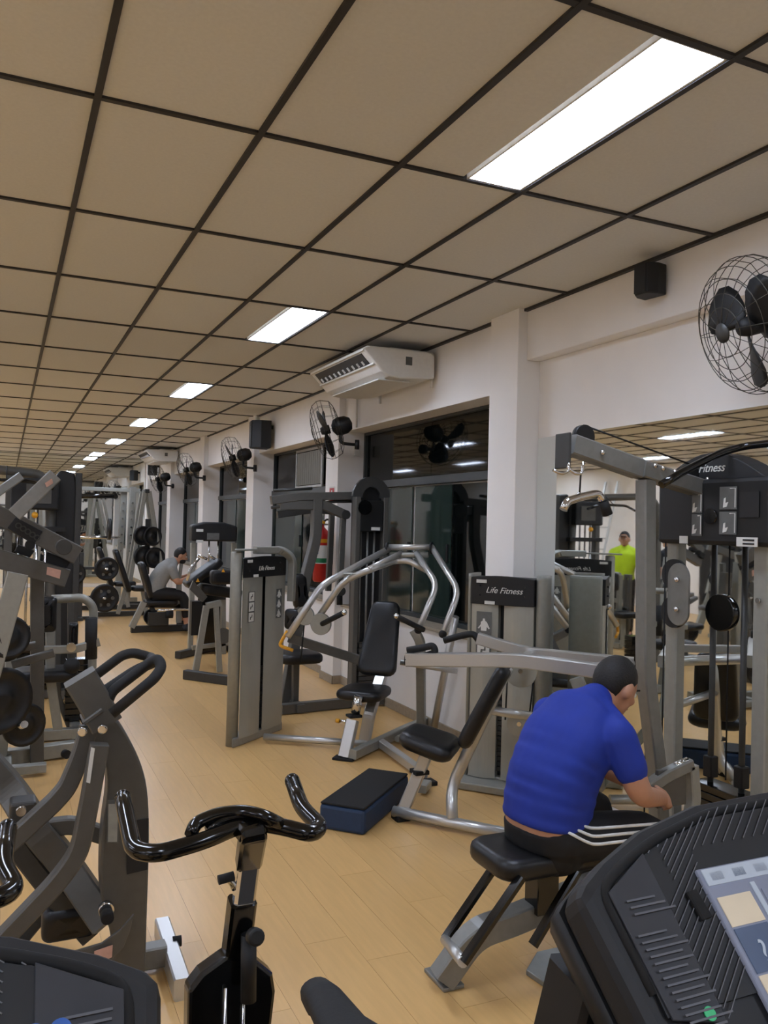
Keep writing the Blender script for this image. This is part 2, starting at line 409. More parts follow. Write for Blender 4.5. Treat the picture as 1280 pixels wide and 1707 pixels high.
# ================================================================ MACHINES ALONG THE WINDOW WALL
def tower(root, A, B, hgt, dep, post_l, post_r, head, name_size=.05, logo=(.3, .5), nv=None):
    """Shrouded weight tower: A, B front corners on the floor, seen from the front; head = (z0, z1) of the black header."""
    A, B = Vector((A[0], A[1], 0)), Vector((B[0], B[1], 0)); u = (B - A).normalized(); w = (B - A).length; n = Vector(nv).normalized() if nv else Vector((u.y, -u.x, 0)); ax = (u, n, EZ)
    def P(a, d, z): return A + u * a - n * d + EZ * z
    z0 = .06
    box('base', P(w / 2, dep / 2, .035), (w, dep, .07), 'platinum', root, .01, ax)
    for a, r in ((post_l, 0), (w - post_r, 1)):
        pw = post_r if r else post_l
        if pw <= 0 or (nv and not r): continue
        c = P(pw / 2 if not r else w - pw / 2, dep * .5, 0)
        m = MB(); q = []
        for k in range(16):
            t = 2 * PI * k / 16; e = 3.0
            cx = abs(math.cos(t)) ** (2 / e) * (1 if math.cos(t) > 0 else -1); sy = abs(math.sin(t)) ** (2 / e) * (1 if math.sin(t) > 0 else -1)
            q.append((cx * pw / 2, sy * dep * .55))
        m.loft([[c + u * x + n * y + EZ * z for x, y in q] for z in (0, hgt - .02, hgt)])
        m.build('post', 'platinum', root)
    a0, a1 = max(post_l, .01), w - max(post_r, .01); mid = a0 + (a1 - a0) * .47
    # rounded front shrouds with a slot between them where the stack shows
    for (s0, s1) in ((a0, mid - .015), (mid + .025, a1)):
        m = MB(); q = []
        for k in range(9):
            t = k / 8; q.append((s0 + (s1 - s0) * t, -.012 - .02 * math.sin(PI * t)))
        q += [(s1, dep * .8), (s0, dep * .8)]
        m.loft([[P(x, d, z) for x, d in q] for z in (z0, head[0] + .03)], True, False)
        m.build('shroud', 'panel', root)
    box('stack_column', P(mid + .005, dep * .4, (z0 + head[0]) / 2), (.06, dep * .3, head[0] - z0), 'plastic', root, 0, ax)
    st = MB()
    for k in range(14): st.box(P(mid + .005, dep * .3, .12 + k * .034), (.045, dep * .4, .028), ax)
    st = st.build('weight_plates', 'grey_dark', root); st['kind'] = 'stuff'
    hm = MB(); q = []
    for k in range(11):
        t = k / 10; q.append((a0 - .004 + (a1 - a0 + .008) * t, -.03 - .02 * math.sin(PI * t)))
    q += [(a1, dep * .9), (a0, dep * .9)]
    top = [[P(x, d, z + (.016 * math.sin(PI * min(1, max(0, (x - a0) / (a1 - a0)))) if z > head[0] + .01 else 0)) for x, d in q] for z in (head[0], head[1])]
    h = hm.loft(top, True, False).build('header', 'plastic', root, .004)
    text('lettering', 'Life Fitness', P(a0 + (a1 - a0) * logo[0], -.052, head[0] + (head[1] - head[0]) * logo[1]), u, EZ, name_size, 'sticker', h, .001, .35)
    for (fx, fz) in ((.06, .86), (.2, .08)):
        box('asset_label', P(a0 + (a1 - a0) * fx + .05, -.048, head[0] + (head[1] - head[0]) * fz), (.07, .006, .022), 'sticker', h, 0, ax)
    for fx in (.14, .86):
        for fz in (.35, .7): cyl('screw', P(a0 + (a1 - a0) * fx, -.036, head[0] + (head[1] - head[0]) * fz), P(a0 + (a1 - a0) * fx, -.05, head[0] + (head[1] - head[0]) * fz), .006, 'ink', h, 8)
    return P, u, n, a0, a1, mid

def placard(root, c, u, n, w, h, figs, mat='sticker_grey', torso=True):
    """Instruction placard: plate with pale pictograms stacked on it."""
    p = box('placard', Vector(c), (w, .003, h), mat, root, 0, (u, n, EZ))
    k = len(figs)
    for i, f in enumerate(figs):
        z = h / 2 - h * (i + .5) / k; o = Vector(c) + n * .004 + EZ * z; s = min(w, h / k) * .4
        if f == 't':
            poly = [(-.5, 0), (-1, -.6), (-.8, -.7), (-.5, -.3), (-.45, -1), (.45, -1), (.5, -.3), (.8, -.7), (1, -.6), (.5, .4), (.2, .6), (.15, .95), (-.15, .95), (-.2, .6), (-.5, .4)]
            MB().prism([(x * s, y * s) for x, y in poly], o, u, EZ, .002).build('pictogram', 'sticker', p)
        else:
            q = MB().box(o, (w * .8, .002, h / k * .86), (u, n, EZ)).build('pictogram', 'sticker', p)
            poly = [(-.5, -.6), (-.2, -.6), (-.1, -.1), (.4, -.1), (.4, .6), (.2, .6), (.15, .1), (-.4, .1)]
            MB().prism([(x * s, y * s) for x, y in poly], o + n * .002, u, EZ, .002).build('pictogram', 'sticker_grey', p)

k = thing('chest_press_machine', 'silver chest press machine with curved twin arms and black seat by the window', 'gym machine', (2.3, 6.1, 0))
P, u, n, a0, a1, mid = tower(k, (1.625, 6.27), (2.16, 6.71), 1.5, .22, .085, .0, (1.3, 1.45), .05, (.34, .35), (-.24, -.97, 0))
placard(k, P(a0 + .12, -.034, 1.07), u, n, .085, .24, 'sss'); placard(k, P(a1 - .09, -.034, 1.07), u, n, .085, .24, 'ttt')
box('top_bracket', P(.12, .06, 1.515), (.3, .14, .015), 'platinum', k, .003, (u, n, EZ))
pk = Vector((1.646, 6.362, 0)); MB().lathe([(.046, 0), (.046, 1.49), (.04, 1.5)], pk, EZ, 20).build('post', 'platinum', k)
bar('tower_frame', [(1.828, 6.5, 1.51), (2.091, 6.62, 1.509), (2.2, 6.66, 1.443), (2.194, 6.66, 1.082)], .06, .05, 'platinum', k, .12, (.77, .64, 0))
tube('tower_frame', [P(.64, .1, 1.1), P(.62, .12, .05)], .03, 'platinum', k)
# base
tube('base_tube', [(1.901, 6.356, 0.05), (2.585, 5.892, 0.05)], .026, 'silver', k)
bar('base_tube', [(2.366, 5.65, 0.05), (3.066, 6.205, 0.05), (3.5, 6.514, 0.05)], .06, .07, 'platinum', k)
bar('base_tube', [(2.696, 5.891, 0.05), (2.641, 5.052, 0.05)], .06, .06, 'silver', k)
pf = Vector((2.327, 5.716, 0.01))
box('foot', pf, (.16, .1, .02), 'rubber', k, .006, (Vector((.75, -.66, 0)), Vector((.66, .75, 0)), EZ))
ps = Vector((2.448, 5.718, 0.372))
bar('seat_post', [pf + EZ * .01, Vector((2.404, 5.757, 0.277))], .085, .07, 'silver', k, upv=(.66, .75, 0))
cyl('seat_post_sleeve', Vector((2.417, 5.745, 0.332)), Vector((2.435, 5.729, 0.459)), .035, 'chrome', k)
box('collar', Vector((2.41, 5.751, 0.309)), (.1, .09, .02), 'rubber', k, .004)
cyl('adjust_pin', Vector((2.383, 5.775, 0.257)), Vector((2.325, 5.826, 0.259)), .012, 'chrome', k); cyl('adjust_knob', Vector((2.325, 5.826, 0.259)), Vector((2.304, 5.845, 0.261)), .016, 'yellow', k)
bar('back_post', [(2.577, 5.941, 0.02), (2.597, 5.888, 0.28), (2.79, 6.106, 0.532)], .085, .06, 'silver', k, upv=(.66, .75, 0))
bar('back_post', [(2.79, 6.106, 0.518), (2.827, 6.074, 0.992)], .07, .05, 'platinum', k, upv=(.66, .75, 0))
F = Vector((-.66, -.75, 0)); S = Vector((.75, -.66, 0))
ms = Vector((2.561, 5.92, 0.442))
pad('seat', ms, (S, F, EZ), (.36, .4, .075), 'vinyl', k, rnd_=.03)
c0, c1 = Vector((2.635, 5.855, 0.57)), Vector((2.817, 6.082, 1.107))
upb = (c1 - c0).normalized(); nb = S.cross(upb).normalized(); nb = nb if nb.dot(F) > 0 else -nb
pad('backrest', (c0 + c1) / 2 + nb * .03, (S, upb, nb), (.32, (c1 - c0).length, .085), 'vinyl_blue', k, rnd_=.035, taper=.72)
# link beam, pivot cross tubes and press arms
bar('link_beam', [(2.082, 6.342, 0.823), (2.62, 6.256, 0.646), (2.774, 6.12, 0.603)], .05, .075, 'grey_paint', k)
tube('pivot_axle', [(2.816, 6.083, 1.56), (3.076, 5.854, 1.571)], .024, 'silver', k, 14)
tube('pivot_axle', [(2.824, 6.076, 1.498), (3.063, 5.866, 1.509)], .022, 'platinum', k, 14)
for q in ((2.808, 6.09, 1.55), (3.08, 5.851, 1.562)):
    cyl('pivot_cap', Vector(q) - S * .008, Vector(q) + S * .008, .05, 'plastic', k)
a_ = tube('press_arm', [(2.816, 6.083, 1.546), (2.196, 5.94, 1.271), (1.927, 5.913, 0.889)], .026, 'silver', k, 12, .1)
tube('press_arm', [(2.892, 6.016, 1.515), (2.568, 5.914, 1.391)], .022, 'silver', k, 12)
tube('press_arm', [(2.263, 6.183, 0.993), (2.418, 6.046, 1.295), (2.59, 5.895, 1.397), (2.863, 6.042, 1.456), (2.945, 5.969, 1.456), (3.058, 5.87, 1.385)], .026, 'silver', k, 12, .1)
tube('press_arm', [(3.08, 5.851, 1.576), (3.106, 5.441, 1.258), (2.907, 5.314, 0.957)], .024, 'silver', k, 12, .1)
tube('press_arm', [(2.989, 5.931, 1.52), (2.981, 5.551, 1.291), (2.769, 5.435, 0.977)], .024, 'silver', k, 12, .1)
for q in ((2.907, 5.314, 0.957), (2.769, 5.435, 0.977)): MB().ball(q, .03).build('end_cap', 'rubber', k)
box('arm_label', Vector((2.364, 5.792, 1.367)), (.07, .07, .004), 'sticker', k, 0)
tube('start_lever', [(1.926, 5.914, 0.933), (1.878, 5.956, 0.822), (1.962, 5.882, 0.794)], .013, 'yellow', k, 8, .03)
tube('handle_grip', [(2.206, 5.931, 0.977), (2.259, 5.621, 1.095)], .02, 'foam', k); MB().ball((2.259, 5.621, 1.095), .021).build('grip_end', 'chrome', k)
tube('handle_grip', [(2.799, 5.409, 0.979), (2.559, 5.357, 1.086)], .02, 'foam', k); MB().ball((2.555, 5.36, 1.09), .021).build('grip_end', 'chrome', k)
cyl('cam_disc', Vector((2.287, 6.162, 0.948)), Vector((2.287, 6.162, 0.948)) + F * .03, .085, 'platinum', k, 24, .003)
cyl('cam_disc', Vector((2.186, 6.25, 1.006)), Vector((2.186, 6.25, 1.006)) + F * .03, .075, 'platinum', k, 24, .003)
tube('cable', [(2.176, 6.259, 0.939), (2.16, 6.273, 0.635)], .006, 'rubber', k, 6)
pad('roller_pad', Vector((2.102, 6.324, 0.972)), (S, EZ, F), (.12, .16, .1), 'vinyl', k)
# right-hand support frame
bar('side_post', [(3.228, 6.237, 0.03), (3.028, 5.897, 0.817), (2.985, 5.934, 0.909)], .07, .06, 'platinum', k, .06, (.66, .75, 0))
tube('side_brace', [(3.244, 6.063, 0.03), (3.235, 5.714, 1.032)], .03, 'silver', k, 12)
tube('side_brace', [(2.908, 6.002, 0.644), (3.253, 5.698, 0.607)], .022, 'silver', k, 10)
tube('foot_tube', [(2.867, 5.947, 0.05), (3.218, 6.241, 0.05)], .025, 'platinum', k)

CHEST_PRESS = k
m = thing('shoulder_press_machine', 'silver shoulder press machine with low slanted seat beside the blue-shirted man', 'gym machine', (2.7, 4.4, 0))
P, u, n, a0, a1, mid = tower(m, (2.885, 4.94), (3.24, 4.53), 1.42, .2, .04, .075, (1.22, 1.4), .056, (.25, .45))
placard(m, P(a0 + .095, -.035, 1.0), u, n, .105, .34, 'ts')
box('base_plate', P(.27, -.02, .03), (.56, .3, .05), 'platinum', m, .008, (u, n, EZ))
F = Vector((-.75, .66, 0)); S = Vector((-.66, -.75, 0))      # user faces F, near side S
tube('base_tube', [(2.135, 4.454, 0.05), (2.606, 3.861, 0.05)], .032, 'silver', m, 14)
bar('seat_post', [(2.178, 4.443, 0.02), (2.281, 4.409, 0.284), (2.311, 4.382, 0.394)], .07, .06, 'silver', m, upv=(-.66, -.75, 0))
bar('cross_foot', [(2.582, 4.884, 0.04), (2.491, 4.785, 0.04)], .06, .05, 'platinum', m); box('foot', (2.636, 4.978, 0.015), (.1, .1, .03), 'rubber', m, .006)
box('foot', (2.176, 4.438, 0.015), (.09, .09, .03), 'rubber', m, .006)
box('collar', Vector((2.278, 4.411, 0.28)), (.09, .09, .025), 'rubber', m, .004)
s0, s1 = Vector((2.21, 4.471, 0.498)), Vector((2.436, 4.272, 0.422))
ux = (s1 - s0).normalized(); nz = ux.cross(-S).normalized(); nz = nz if nz.z > 0 else -nz
pad('seat', (s0 + s1) / 2 + nz * -.0, (S, ux, nz), (.34, (s1 - s0).length + .02, .1), 'vinyl', m, rnd_=.045, taper=1.15)
b0, b1 = Vector((2.472, 4.24, 0.476)), Vector((2.649, 4.085, 0.947))
ub = (b1 - b0).normalized(); nb = S.cross(ub).normalized(); nb = nb if nb.dot(F) > 0 else -nb
pad('backrest', (b0 + b1) / 2 - nb * .01, (S, ub, nb), (.3, (b1 - b0).length, .085), 'vinyl', m, rnd_=.035, taper=.85)
tube('back_frame', [(2.37, 4.166, 0.06), (2.423, 4.283, 0.21), (2.545, 4.176, 0.582), (2.659, 4.076, 0.934)], .034, 'silver', m, 12, .12)
tube('cross_tube', [(2.585, 4.141, 0.678), (2.956, 4.136, 0.607)], .026, 'silver', m, 12)
bar('press_arm', [(2.103, 4.263, 0.974), (2.578, 3.845, 1.015), (2.912, 3.551, 0.986)], .07, .075, 'silver', m, .1)
cyl('arm_cap', Vector((2.101, 4.265, 0.974)) + F * .004, Vector((2.106, 4.261, 0.974)), .036, 'plastic', m)
bar('press_arm', [(2.663, 4.422, 1.054), (2.895, 4.218, 0.983), (3.354, 3.814, 0.965)], .06, .07, 'silver', m, .1)
tube('press_arm_bridge', [(2.88, 3.58, 0.999), (3.339, 3.827, 0.964)], .03, 'silver', m, 10)
bar('press_arm_bridge', [(2.588, 3.837, 1.003), (2.901, 4.213, 0.973)], .05, .05, 'silver', m)
tube('handle_grip', [(2.505, 4.561, 1.026), (2.579, 4.497, 1.061), (2.643, 4.44, 1.082), (2.672, 4.414, 1.036)], .021, 'foam', m, 10, .04)
tube('handle_grip', [(2.105, 4.262, 1.025), (2.171, 4.204, 1.045), (2.218, 4.163, 1.063), (2.229, 4.153, 1.023), (2.177, 4.198, 0.998)], .02, 'foam', m, 10, .04)
for (q, r) in (((2.865, 4.245, 0.875), .1), ((2.864, 4.245, 0.557), .078)):
    o = cyl('pulley', Vector(q) - S * .015, Vector(q) + S * .015, r, 'panel', m, 28, .003); cyl('hub', Vector(q) + S * .014, Vector(q) + S * .024, .014, 'chrome', o, 10)
tube('cable', [(2.805, 4.297, 0.862), (2.799, 4.303, 0.571)], .005, 'rubber', m, 6); tube('cable', [(2.924, 4.192, 0.856), (2.907, 4.208, 0.598)], .005, 'rubber', m, 6)
bar('pivot_post', [(3.504, 4.271, 0.03), (3.178, 3.969, 0.652), (3.11, 4.029, 0.857)], .08, .06, 'platinum', m, .08, (-.66, -.75, 0))
tube('base_tube', [(2.606, 3.861, 0.05), (3.425, 4.174, 0.05)], .03, 'silver', m, 12)

SHOULDER_PRESS = m
st = thing('step_platform', 'blue foam aerobic step with black top on the floor before the press seat', 'step', (2.0, 4.5, 0))
A, B, C_ = Vector((1.67, 4.47, 0)), Vector((1.87, 4.27, 0)), Vector((2.40, 4.79, 0))
ex = (C_ - B).normalized(); ey = EZ.cross(ex); w = abs((A - B).dot(ey)); l = (C_ - B).length; cc = B + ex * l / 2 + ey * w / 2
MB().box(cc + EZ * .07, (l, w, .14), (ex, ey, EZ)).build('body', 'step_blue', st, .02)
MB().box(cc + EZ * .146, (l - .01, w - .01, .014), (ex, ey, EZ)).build('mat', 'step_top', st, .008)

# ---------------------------------------------------------------- cable row / pulldown station before the mirror
c = thing('cable_pulldown_station', 'grey cable pulldown and row station standing before the wall mirror', 'gym machine', (2.7, 2.85, 0))
bar('main_upright', [(2.598, 2.9, 1.964), (2.62, 2.9, 1.081), (2.7, 2.9, 0.647), (2.74, 2.9, .03)], .065, .07, 'silver_dk', c, .1, (0, 1, 0))
b_ = bar('boom', [(2.181, 2.9, 2.097), (2.556, 2.9, 2.011)], .075, .085, 'silver_dk', c, .02)
bar('boom_bracket', [(2.556, 2.9, 2.011), (3.031, 2.9, 1.919)], .09, .075, 'silver_dk', c, .02)
for q in ((2.315, 2.9, 2.076), (2.606, 2.9, 2.035), (2.652, 2.9, 2.026), (2.722, 2.9, 2.014), (2.917, 2.9, 1.99)):
    p = Vector(q); MB().ball(p + Vector((0, -.05, -.01)), .012, 10).build('bolt', 'chrome', c)
# boom nose with hook plates and pulley
box('nose_plate', Vector((2.166, 2.9, 2.067)) + Vector((-.02, 0, 0)), (.012, .1, .15), 'grey_dark', c)
tube('hook', [(2.042, 2.72, 1.999), (2.043, 2.72, 1.966), (2.008, 2.72, 1.954), (1.967, 2.72, 1.967)], .006, 'chrome', c, 8, .02)
tube('hook', [(2.113, 2.72, 2.008), (2.108, 2.72, 1.959), (2.072, 2.72, 1.957), (2.033, 2.72, 1.984)], .006, 'chrome', c, 8, .02)
cyl('pulley', (2.25, 2.885, 2.135), (2.25, 2.915, 2.135), .05, 'plastic', c, 24); cyl('pulley', (2.85, 2.885, 2.0), (2.85, 2.915, 2.0), .05, 'plastic', c, 24)
tube('cable', [(2.25, 2.9, 2.184), (2.85, 2.9, 2.05)], .004, 'rubber', c, 6)
tube('cable', [(2.241, 2.9, 1.974), (2.237, 2.9, 1.891)], .004, 'rubber', c, 6)
# weight frame
for y in (3.1, 2.58):
    bar('frame_upright', [(2.98, y, 0), (2.98, y, 1.78)], .06, .075, 'platinum', c, upv=(0, 1, 0))
    cyl('cap', (2.98, y - .03, .62), (2.98, y - .04, .62), .014, 'ink', c, 10)
    cyl('cap', (2.945, y, 1.45), (2.935, y, 1.45), .012, 'chrome', c, 10)
bar('frame_foot', [(2.98, 3.22, .04), (2.98, 2.46, .04)], .08, .08, 'platinum', c)
bar('floor_beam', [(2.98, 2.84, .04), (2.3, 2.84, .04)], .08, .08, 'platinum', c)
hd = box('header_shroud', (2.97, 2.81, 1.83), (.16, .66, .3), 'plastic', c, .02)
m_ = MB(); q = [(-.31 + .62 * i / 12, .12 * math.sin(PI * i / 12)) for i in range(13)] + [(.31, -.01), (-.31, -.01)]
m_.prism(q, (2.98, 2.84, 1.98), (0, -1, 0), EZ, .13).build('header_arch', 'plastic_grey', c, .006)
text('lettering', 'Life Fitness', (2.884, 2.97, 2.01), (0, -1, 0), EZ, .055, 'sticker', hd, .001, .35)
for (y, z, w, h) in ((2.70, 1.78, .095, .1), (2.70, 1.89, .095, .1), (2.88, 1.77, .06, .1), (2.88, 1.87, .06, .09)):
    p = box('placard', (2.886, y, z), (.004, w, h), 'sticker_grey', hd, 0)
    f = MB().prism([(-.4, -.8), (.1, -.7), (.3, -.2), (-.1, -.3), (-.05, .3), (-.3, .2)], (2.883, y + .01, z - .01), (0, -1, 0), EZ, .002)
    for v in f.v: v.y = y + .01 + (v.y - y - .01) * .04; v.z = z - .01 + (v.z - z + .01) * .04
    f.build('pictogram', 'sticker', p)
    MB().bar([(2.883, y - w * .12, z + h * .42), (2.883, y - w * .42, z + h * .42), (2.883, y - w * .42, z - h * .42)], .004, .003, 0.0, (1, 0, 0)).build('pictogram', 'sticker', p)
box('asset_label', (2.886, 2.96, 1.7), (.004, .05, .035), 'sticker', hd, 0); t_ = box('asset_label', (2.886, 2.595, 1.7), (.004, .11, .04), 'sticker', hd, 0)
for i in range(2): box('print_line', (2.883, 2.585, 1.708 - .016 * i), (.002, .06, .007), 'ink', t_, 0)
box('window_panel', (2.886, 2.585, 1.86), (.004, .1, .11), 'plastic_grey', hd, 0)
cyl('upper_pulley', (2.93, 2.8, 1.81), (2.88, 2.8, 1.81), .035, 'gloss_black', c, 24); 
for y in (2.93, 2.75): cyl('guide_rod', (3.05, y, .1), (3.05, y, 1.75), .014, 'grey_dark', c, 12)
cyl('cable', (3.05, 2.84, .6), (3.05, 2.84, 1.75), .004, 'rubber', c, 6)
cyl('cable', (2.7, 2.98, .3), (2.7, 2.98, 1.9), .004, 'rubber', c, 6); cyl('cable', (2.9, 3.09, .3), (2.9, 3.09, 1.75), .004, 'rubber', c, 6)
for k_ in range(13): box('weight_plate', (3.05, 2.84, .12 + .036 * k_), (.12, .3, .032), 'gloss_black', c, .003)
for y in (2.93, 2.75): box('rod_collar', (3.05, y, .64), (.05, .05, .1), 'plastic', c, .006)
# pulley carriage plate with two bolts and wheels
q = []
for i in range(13): a = PI * i / 12; q.append((.068 * math.cos(a), .08 + .068 * math.sin(a)))
for i in range(13): a = PI + PI * i / 12; q.append((.068 * math.cos(a), -.08 + .068 * math.sin(a)))
pl = MB().prism(q, (2.92, 3.02, 1.44), (0, -1, 0), EZ, .012).build('carriage_plate', 'silver_dk', c, .003)
for z in (1.37, 1.51): MB().ball((2.908, 3.02, z), .014, 10).build('bolt', 'chrome', pl)
for z in (1.35, 1.53): cyl('pulley', (2.955, 3.07, z), (2.93, 3.07, z), .075, 'plastic', c, 24)
cyl('floating_pulley', (3.03, 2.84, 1.37), (2.99, 2.84, 1.37), .085, 'gloss_black', c, 28, .004)
tube('lat_bar', [(2.522, 2.72, 1.933), (2.654, 2.72, 2.001), (2.87, 2.72, 2.094), (2.996, 2.72, 2.126), (2.98, 2.3, 2.13), (2.93, 2.02, 2.02)], .017, 'gloss_black', c, 10, .08)
# row arm and chest plate before the man
bar('row_arm', [(2.456, 2.72, 0.652), (2.579, 2.72, 0.705), (2.712, 2.72, 0.74)], .05, .05, 'silver_dk', c, .03)
box('row_plate', Vector((2.606, 2.72, 0.651)), (.16, .02, .16), 'grey_paint', c)
bar('row_post', [(2.719, 2.72, 0.732), (2.736, 2.72, 0.591), (2.62, 2.72, .05)], .05, .05, 'platinum', c, .02, (0, 1, 0))
tube('row_handle', [(2.628, 2.72, 0.735), (2.698, 2.72, 0.754)], .016, 'chrome', c)
# seat with parallelogram links on a curved rail
sc = Vector((1.96, 2.755, .455))
pad('seat', sc, (EY, EX, EZ), (.31, .5, .085), 'vinyl', c, rnd_=.03)
box('seat_stem', (1.97, 2.74, .33), (.1, .09, .2), 'gloss_black', c)
for (a, b) in (((1.83, 2.86, 0.381), (1.607, 2.86, 0.126)), ((1.777, 2.6, 0.443), (1.537, 2.6, 0.177)), ((2.031, 2.6, 0.428), (1.835, 2.6, 0.182))):
    bar('seat_link', [a, b], .028, .04, 'gloss_black', c, upv=(0, 1, 0))
tube('link_pin', [(1.607, 2.86, 0.126), (1.537, 2.6, 0.177)], .02, 'silver', c)
bar('seat_rail', [(1.546, 2.771, 0.03), (1.67, 2.75, 0.188), (1.831, 2.75, 0.205), (2.3, 2.8, .26), (2.7, 2.85, .26)], .085, .09, 'silver_dk', c, .14)
fp = Vector((1.578, 2.811, 0.008)); box('foot_plate', fp, (.09, .16, .016), 'silver_dk', c, .004); cyl('anchor_bolt', fp + Vector((-.02, -.05, 0)), fp + Vector((-.02, -.05, .018)), .012, 'ink', c, 8)
q0 = Vector((2.13, 2.62, .012))
MB().prism([(-.2, -.2), (.3, -.24), (.3, .2), (-.12, .2), (-.24, .1)], q0, EX, EY, .022).build('foot_platform', 'silver_dk', c, .004)
box('foot_pad', q0 + Vector((.06, -.1, .018)), (.3, .09, .014), 'rubber', c, .004); box('foot_pad', q0 + Vector((.06, .06, .018)), (.3, .09, .014), 'rubber', c, .004)

h = tube('pull_handle', [(2.154, 2.9, 1.817), (2.172, 2.9, 1.853), (2.244, 2.9, 1.876), (2.339, 2.9, 1.895), (2.366, 2.9, 1.855)], .018, 'chrome', c, 10, .03, 'chrome angled pull handle')
tube('grip', [(2.363, 2.9, 1.86), (2.39, 2.9, 1.803)], .023, 'foam', h, 12)
tube('carabiner', [(2.227, 2.9, 1.891), (2.246, 2.9, 1.892), (2.244, 2.9, 1.871), (2.231, 2.9, 1.871), (2.227, 2.9, 1.891)], .004, 'chrome', h, 6, .01)

# ================================================================ FOREGROUND
# ---- spin bikes
def spin_bike(label):
    b = thing('spin_bike', label, 'spin bike', (.46, 1.45, 0), 'spin bikes before the treadmills')
    tube('handlebar', [(0.232, 1.744, 1.17), (0.23, 1.704, 1.165), (0.233, 1.591, 1.12), (0.271, 1.559, 1.12), (0.357, 1.566, 1.13), (0.422, 1.588, 1.14), (0.465, 1.6, 1.14), (0.516, 1.586, 1.13), (0.567, 1.551, 1.12), (0.599, 1.584, 1.12), (0.577, 1.643, 1.14), (0.585, 1.734, 1.17)], .0165, 'gloss_black', b, 14, .035)
    for q in ((0.232, 1.744, 1.17), (0.585, 1.734, 1.17)): MB().ball(q, .0168, 12).build('end_plug', 'gloss_black', b)
    tube('aero_loop', [(0.335, 1.578, 1.14), (0.347, 1.595, 1.155), (0.388, 1.602, 1.165), (0.44, 1.6, 1.165), (0.475, 1.574, 1.16), (0.509, 1.573, 1.14)], .013, 'gloss_black', b, 10, .05)
    tube('aero_loop', [(0.368, 1.588, 1.14), (0.398, 1.597, 1.155), (0.439, 1.595, 1.16), (0.481, 1.59, 1.14)], .009, 'gloss_black', b, 8, .04)
    bar('stem_head', [(0.438, 1.612, 1.145), (0.453, 1.569, 1.13), (0.477, 1.68, 1.03)], .035, .052, 'gloss_black', b, .008, (1, 0, 0))
    bar('stem_slider', [(0.477, 1.68, 1.032), (0.468, 1.68, 0.948)], .03, .044, 'chrome', b, .01, (1, 0, 0))
    bar('stem_sleeve', [(0.466, 1.68, 0.955), (0.465, 1.72, 0.814)], .045, .054, 'gloss_black', b, .01, (1, 0, 0))
    tube('pop_pin', [(0.45, 1.68, 0.98), (0.443, 1.68, 0.995), (0.432, 1.68, 1.007)], .007, 'chrome', b, 8); tube('pin_handle', [(0.447, 1.68, 1.007), (0.415, 1.68, 1.003)], .01, 'rubber', b, 8)
    kn = Vector((0.476, 1.68, 0.903)) + Vector((0, -.05, 0)); cyl('tension_knob', kn, kn + Vector((0, -.03, .01)), .017, 'plastic', b, 16, .005)
    cyl('brake_rod', kn + Vector((0, .03, -.01)), kn + Vector((0, .02, -.14)), .016, 'plastic', b)
    # fork shroud around the flywheel
    pts = [(0.439, 1.72, 0.841), (0.499, 1.72, 0.823), (0.54, 1.72, 0.784), (0.547, 1.72, 0.745), (.535, 1.72, .62), (.545, 1.72, .3), (.39, 1.72, .3), (.365, 1.72, .6), (0.363, 1.72, 0.785), (0.388, 1.72, 0.814)]
    slab('fork_shroud', [Vector(p) + Vector((0, -.03, 0)) for p in pts], .05, 'gloss_black', b, (0, -1, .05), .008)
    for dx in (-.018, .02): tube('fork_strip', [(.455 + dx, 1.685, .78), (.462 + dx, 1.685, .35)], .004, 'chrome', b, 6)
    fw = MB().lathe([(.02, -.014), (.19, -.014), (.21, -.02), (.24, -.02), (.24, .02), (.21, .02), (.19, .014), (.02, .014)], (.46, 1.83, .34), (1, 0, 0), 36).build('flywheel', 'silver_dk', b)
    bar('main_frame', [(.46, 1.72, .62), (.46, 1.45, .4), (.46, 1.25, .38)], .05, .08, 'gloss_black', b, .1, (1, 0, 0))
    bar('seat_tube', [(.46, 1.3, .2), (.465, 1.12, .78)], .05, .06, 'gloss_black', b, .02, (1, 0, 0)); bar('seat_slider', [(.465, 1.13, .76), (.467, 1.08, .95)], .035, .035, 'chrome', b, .01, (1, 0, 0))
    cyl('crank_case', (.41, 1.33, .34), (.51, 1.33, .34), .09, 'gloss_black', b, 24)
    for sx, a in ((-1, 1), (1, -1)):
        cr = bar('crank', [(.46 + sx * .07, 1.33, .34), (.46 + sx * .08, 1.33 + a * .12, .34 - a * .12)], .02, .03, 'chrome', b); box('pedal', (.46 + sx * .13, 1.33 + a * .12, .34 - a * .12), (.09, .1, .025), 'plastic', cr)
    bar('frame_base', [(.46, 1.95, .05), (.46, 1.06, .05)], .06, .05, 'gloss_black', b); bar('fork_leg', [(.46, 1.73, .45), (.46, 1.92, .06)], .07, .04, 'gloss_black', b, .02, (1, 0, 0)); bar('rear_leg', [(.46, 1.28, .28), (.46, 1.08, .06)], .05, .05, 'gloss_black', b, .02, (1, 0, 0))
    for y in (1.97, 1.06): bar('floor_foot', [(.22, y, .03), (.7, y, .03)], .07, .05, 'gloss_black', b)
    # saddle
    q = [(0, .12, 1.24, 1.0), (.03, .13, 1.225, 1.005)]
    rings = []
    for t, w, y, z in ((0, .018, 1.252, .985), (.1, .034, 1.24, 1.0), (.25, .04, 1.2, 1.008), (.5, .05, 1.12, 1.008), (.75, .09, 1.04, 1.012), (.9, .11, .99, 1.022), (1, .09, .965, 1.025)):
        w *= .72
        rings.append([Vector((.465 + w * math.cos(2 * PI * i / 16), y, z + (.018 if math.sin(2 * PI * i / 16) > 0 else .035) * math.sin(2 * PI * i / 16))) for i in range(16)])
    MB().loft(rings).build('saddle', 'foam', b)
    return b
sb = spin_bike('black spin bike with wide curved handlebar between the treadmills and the rowing machine')
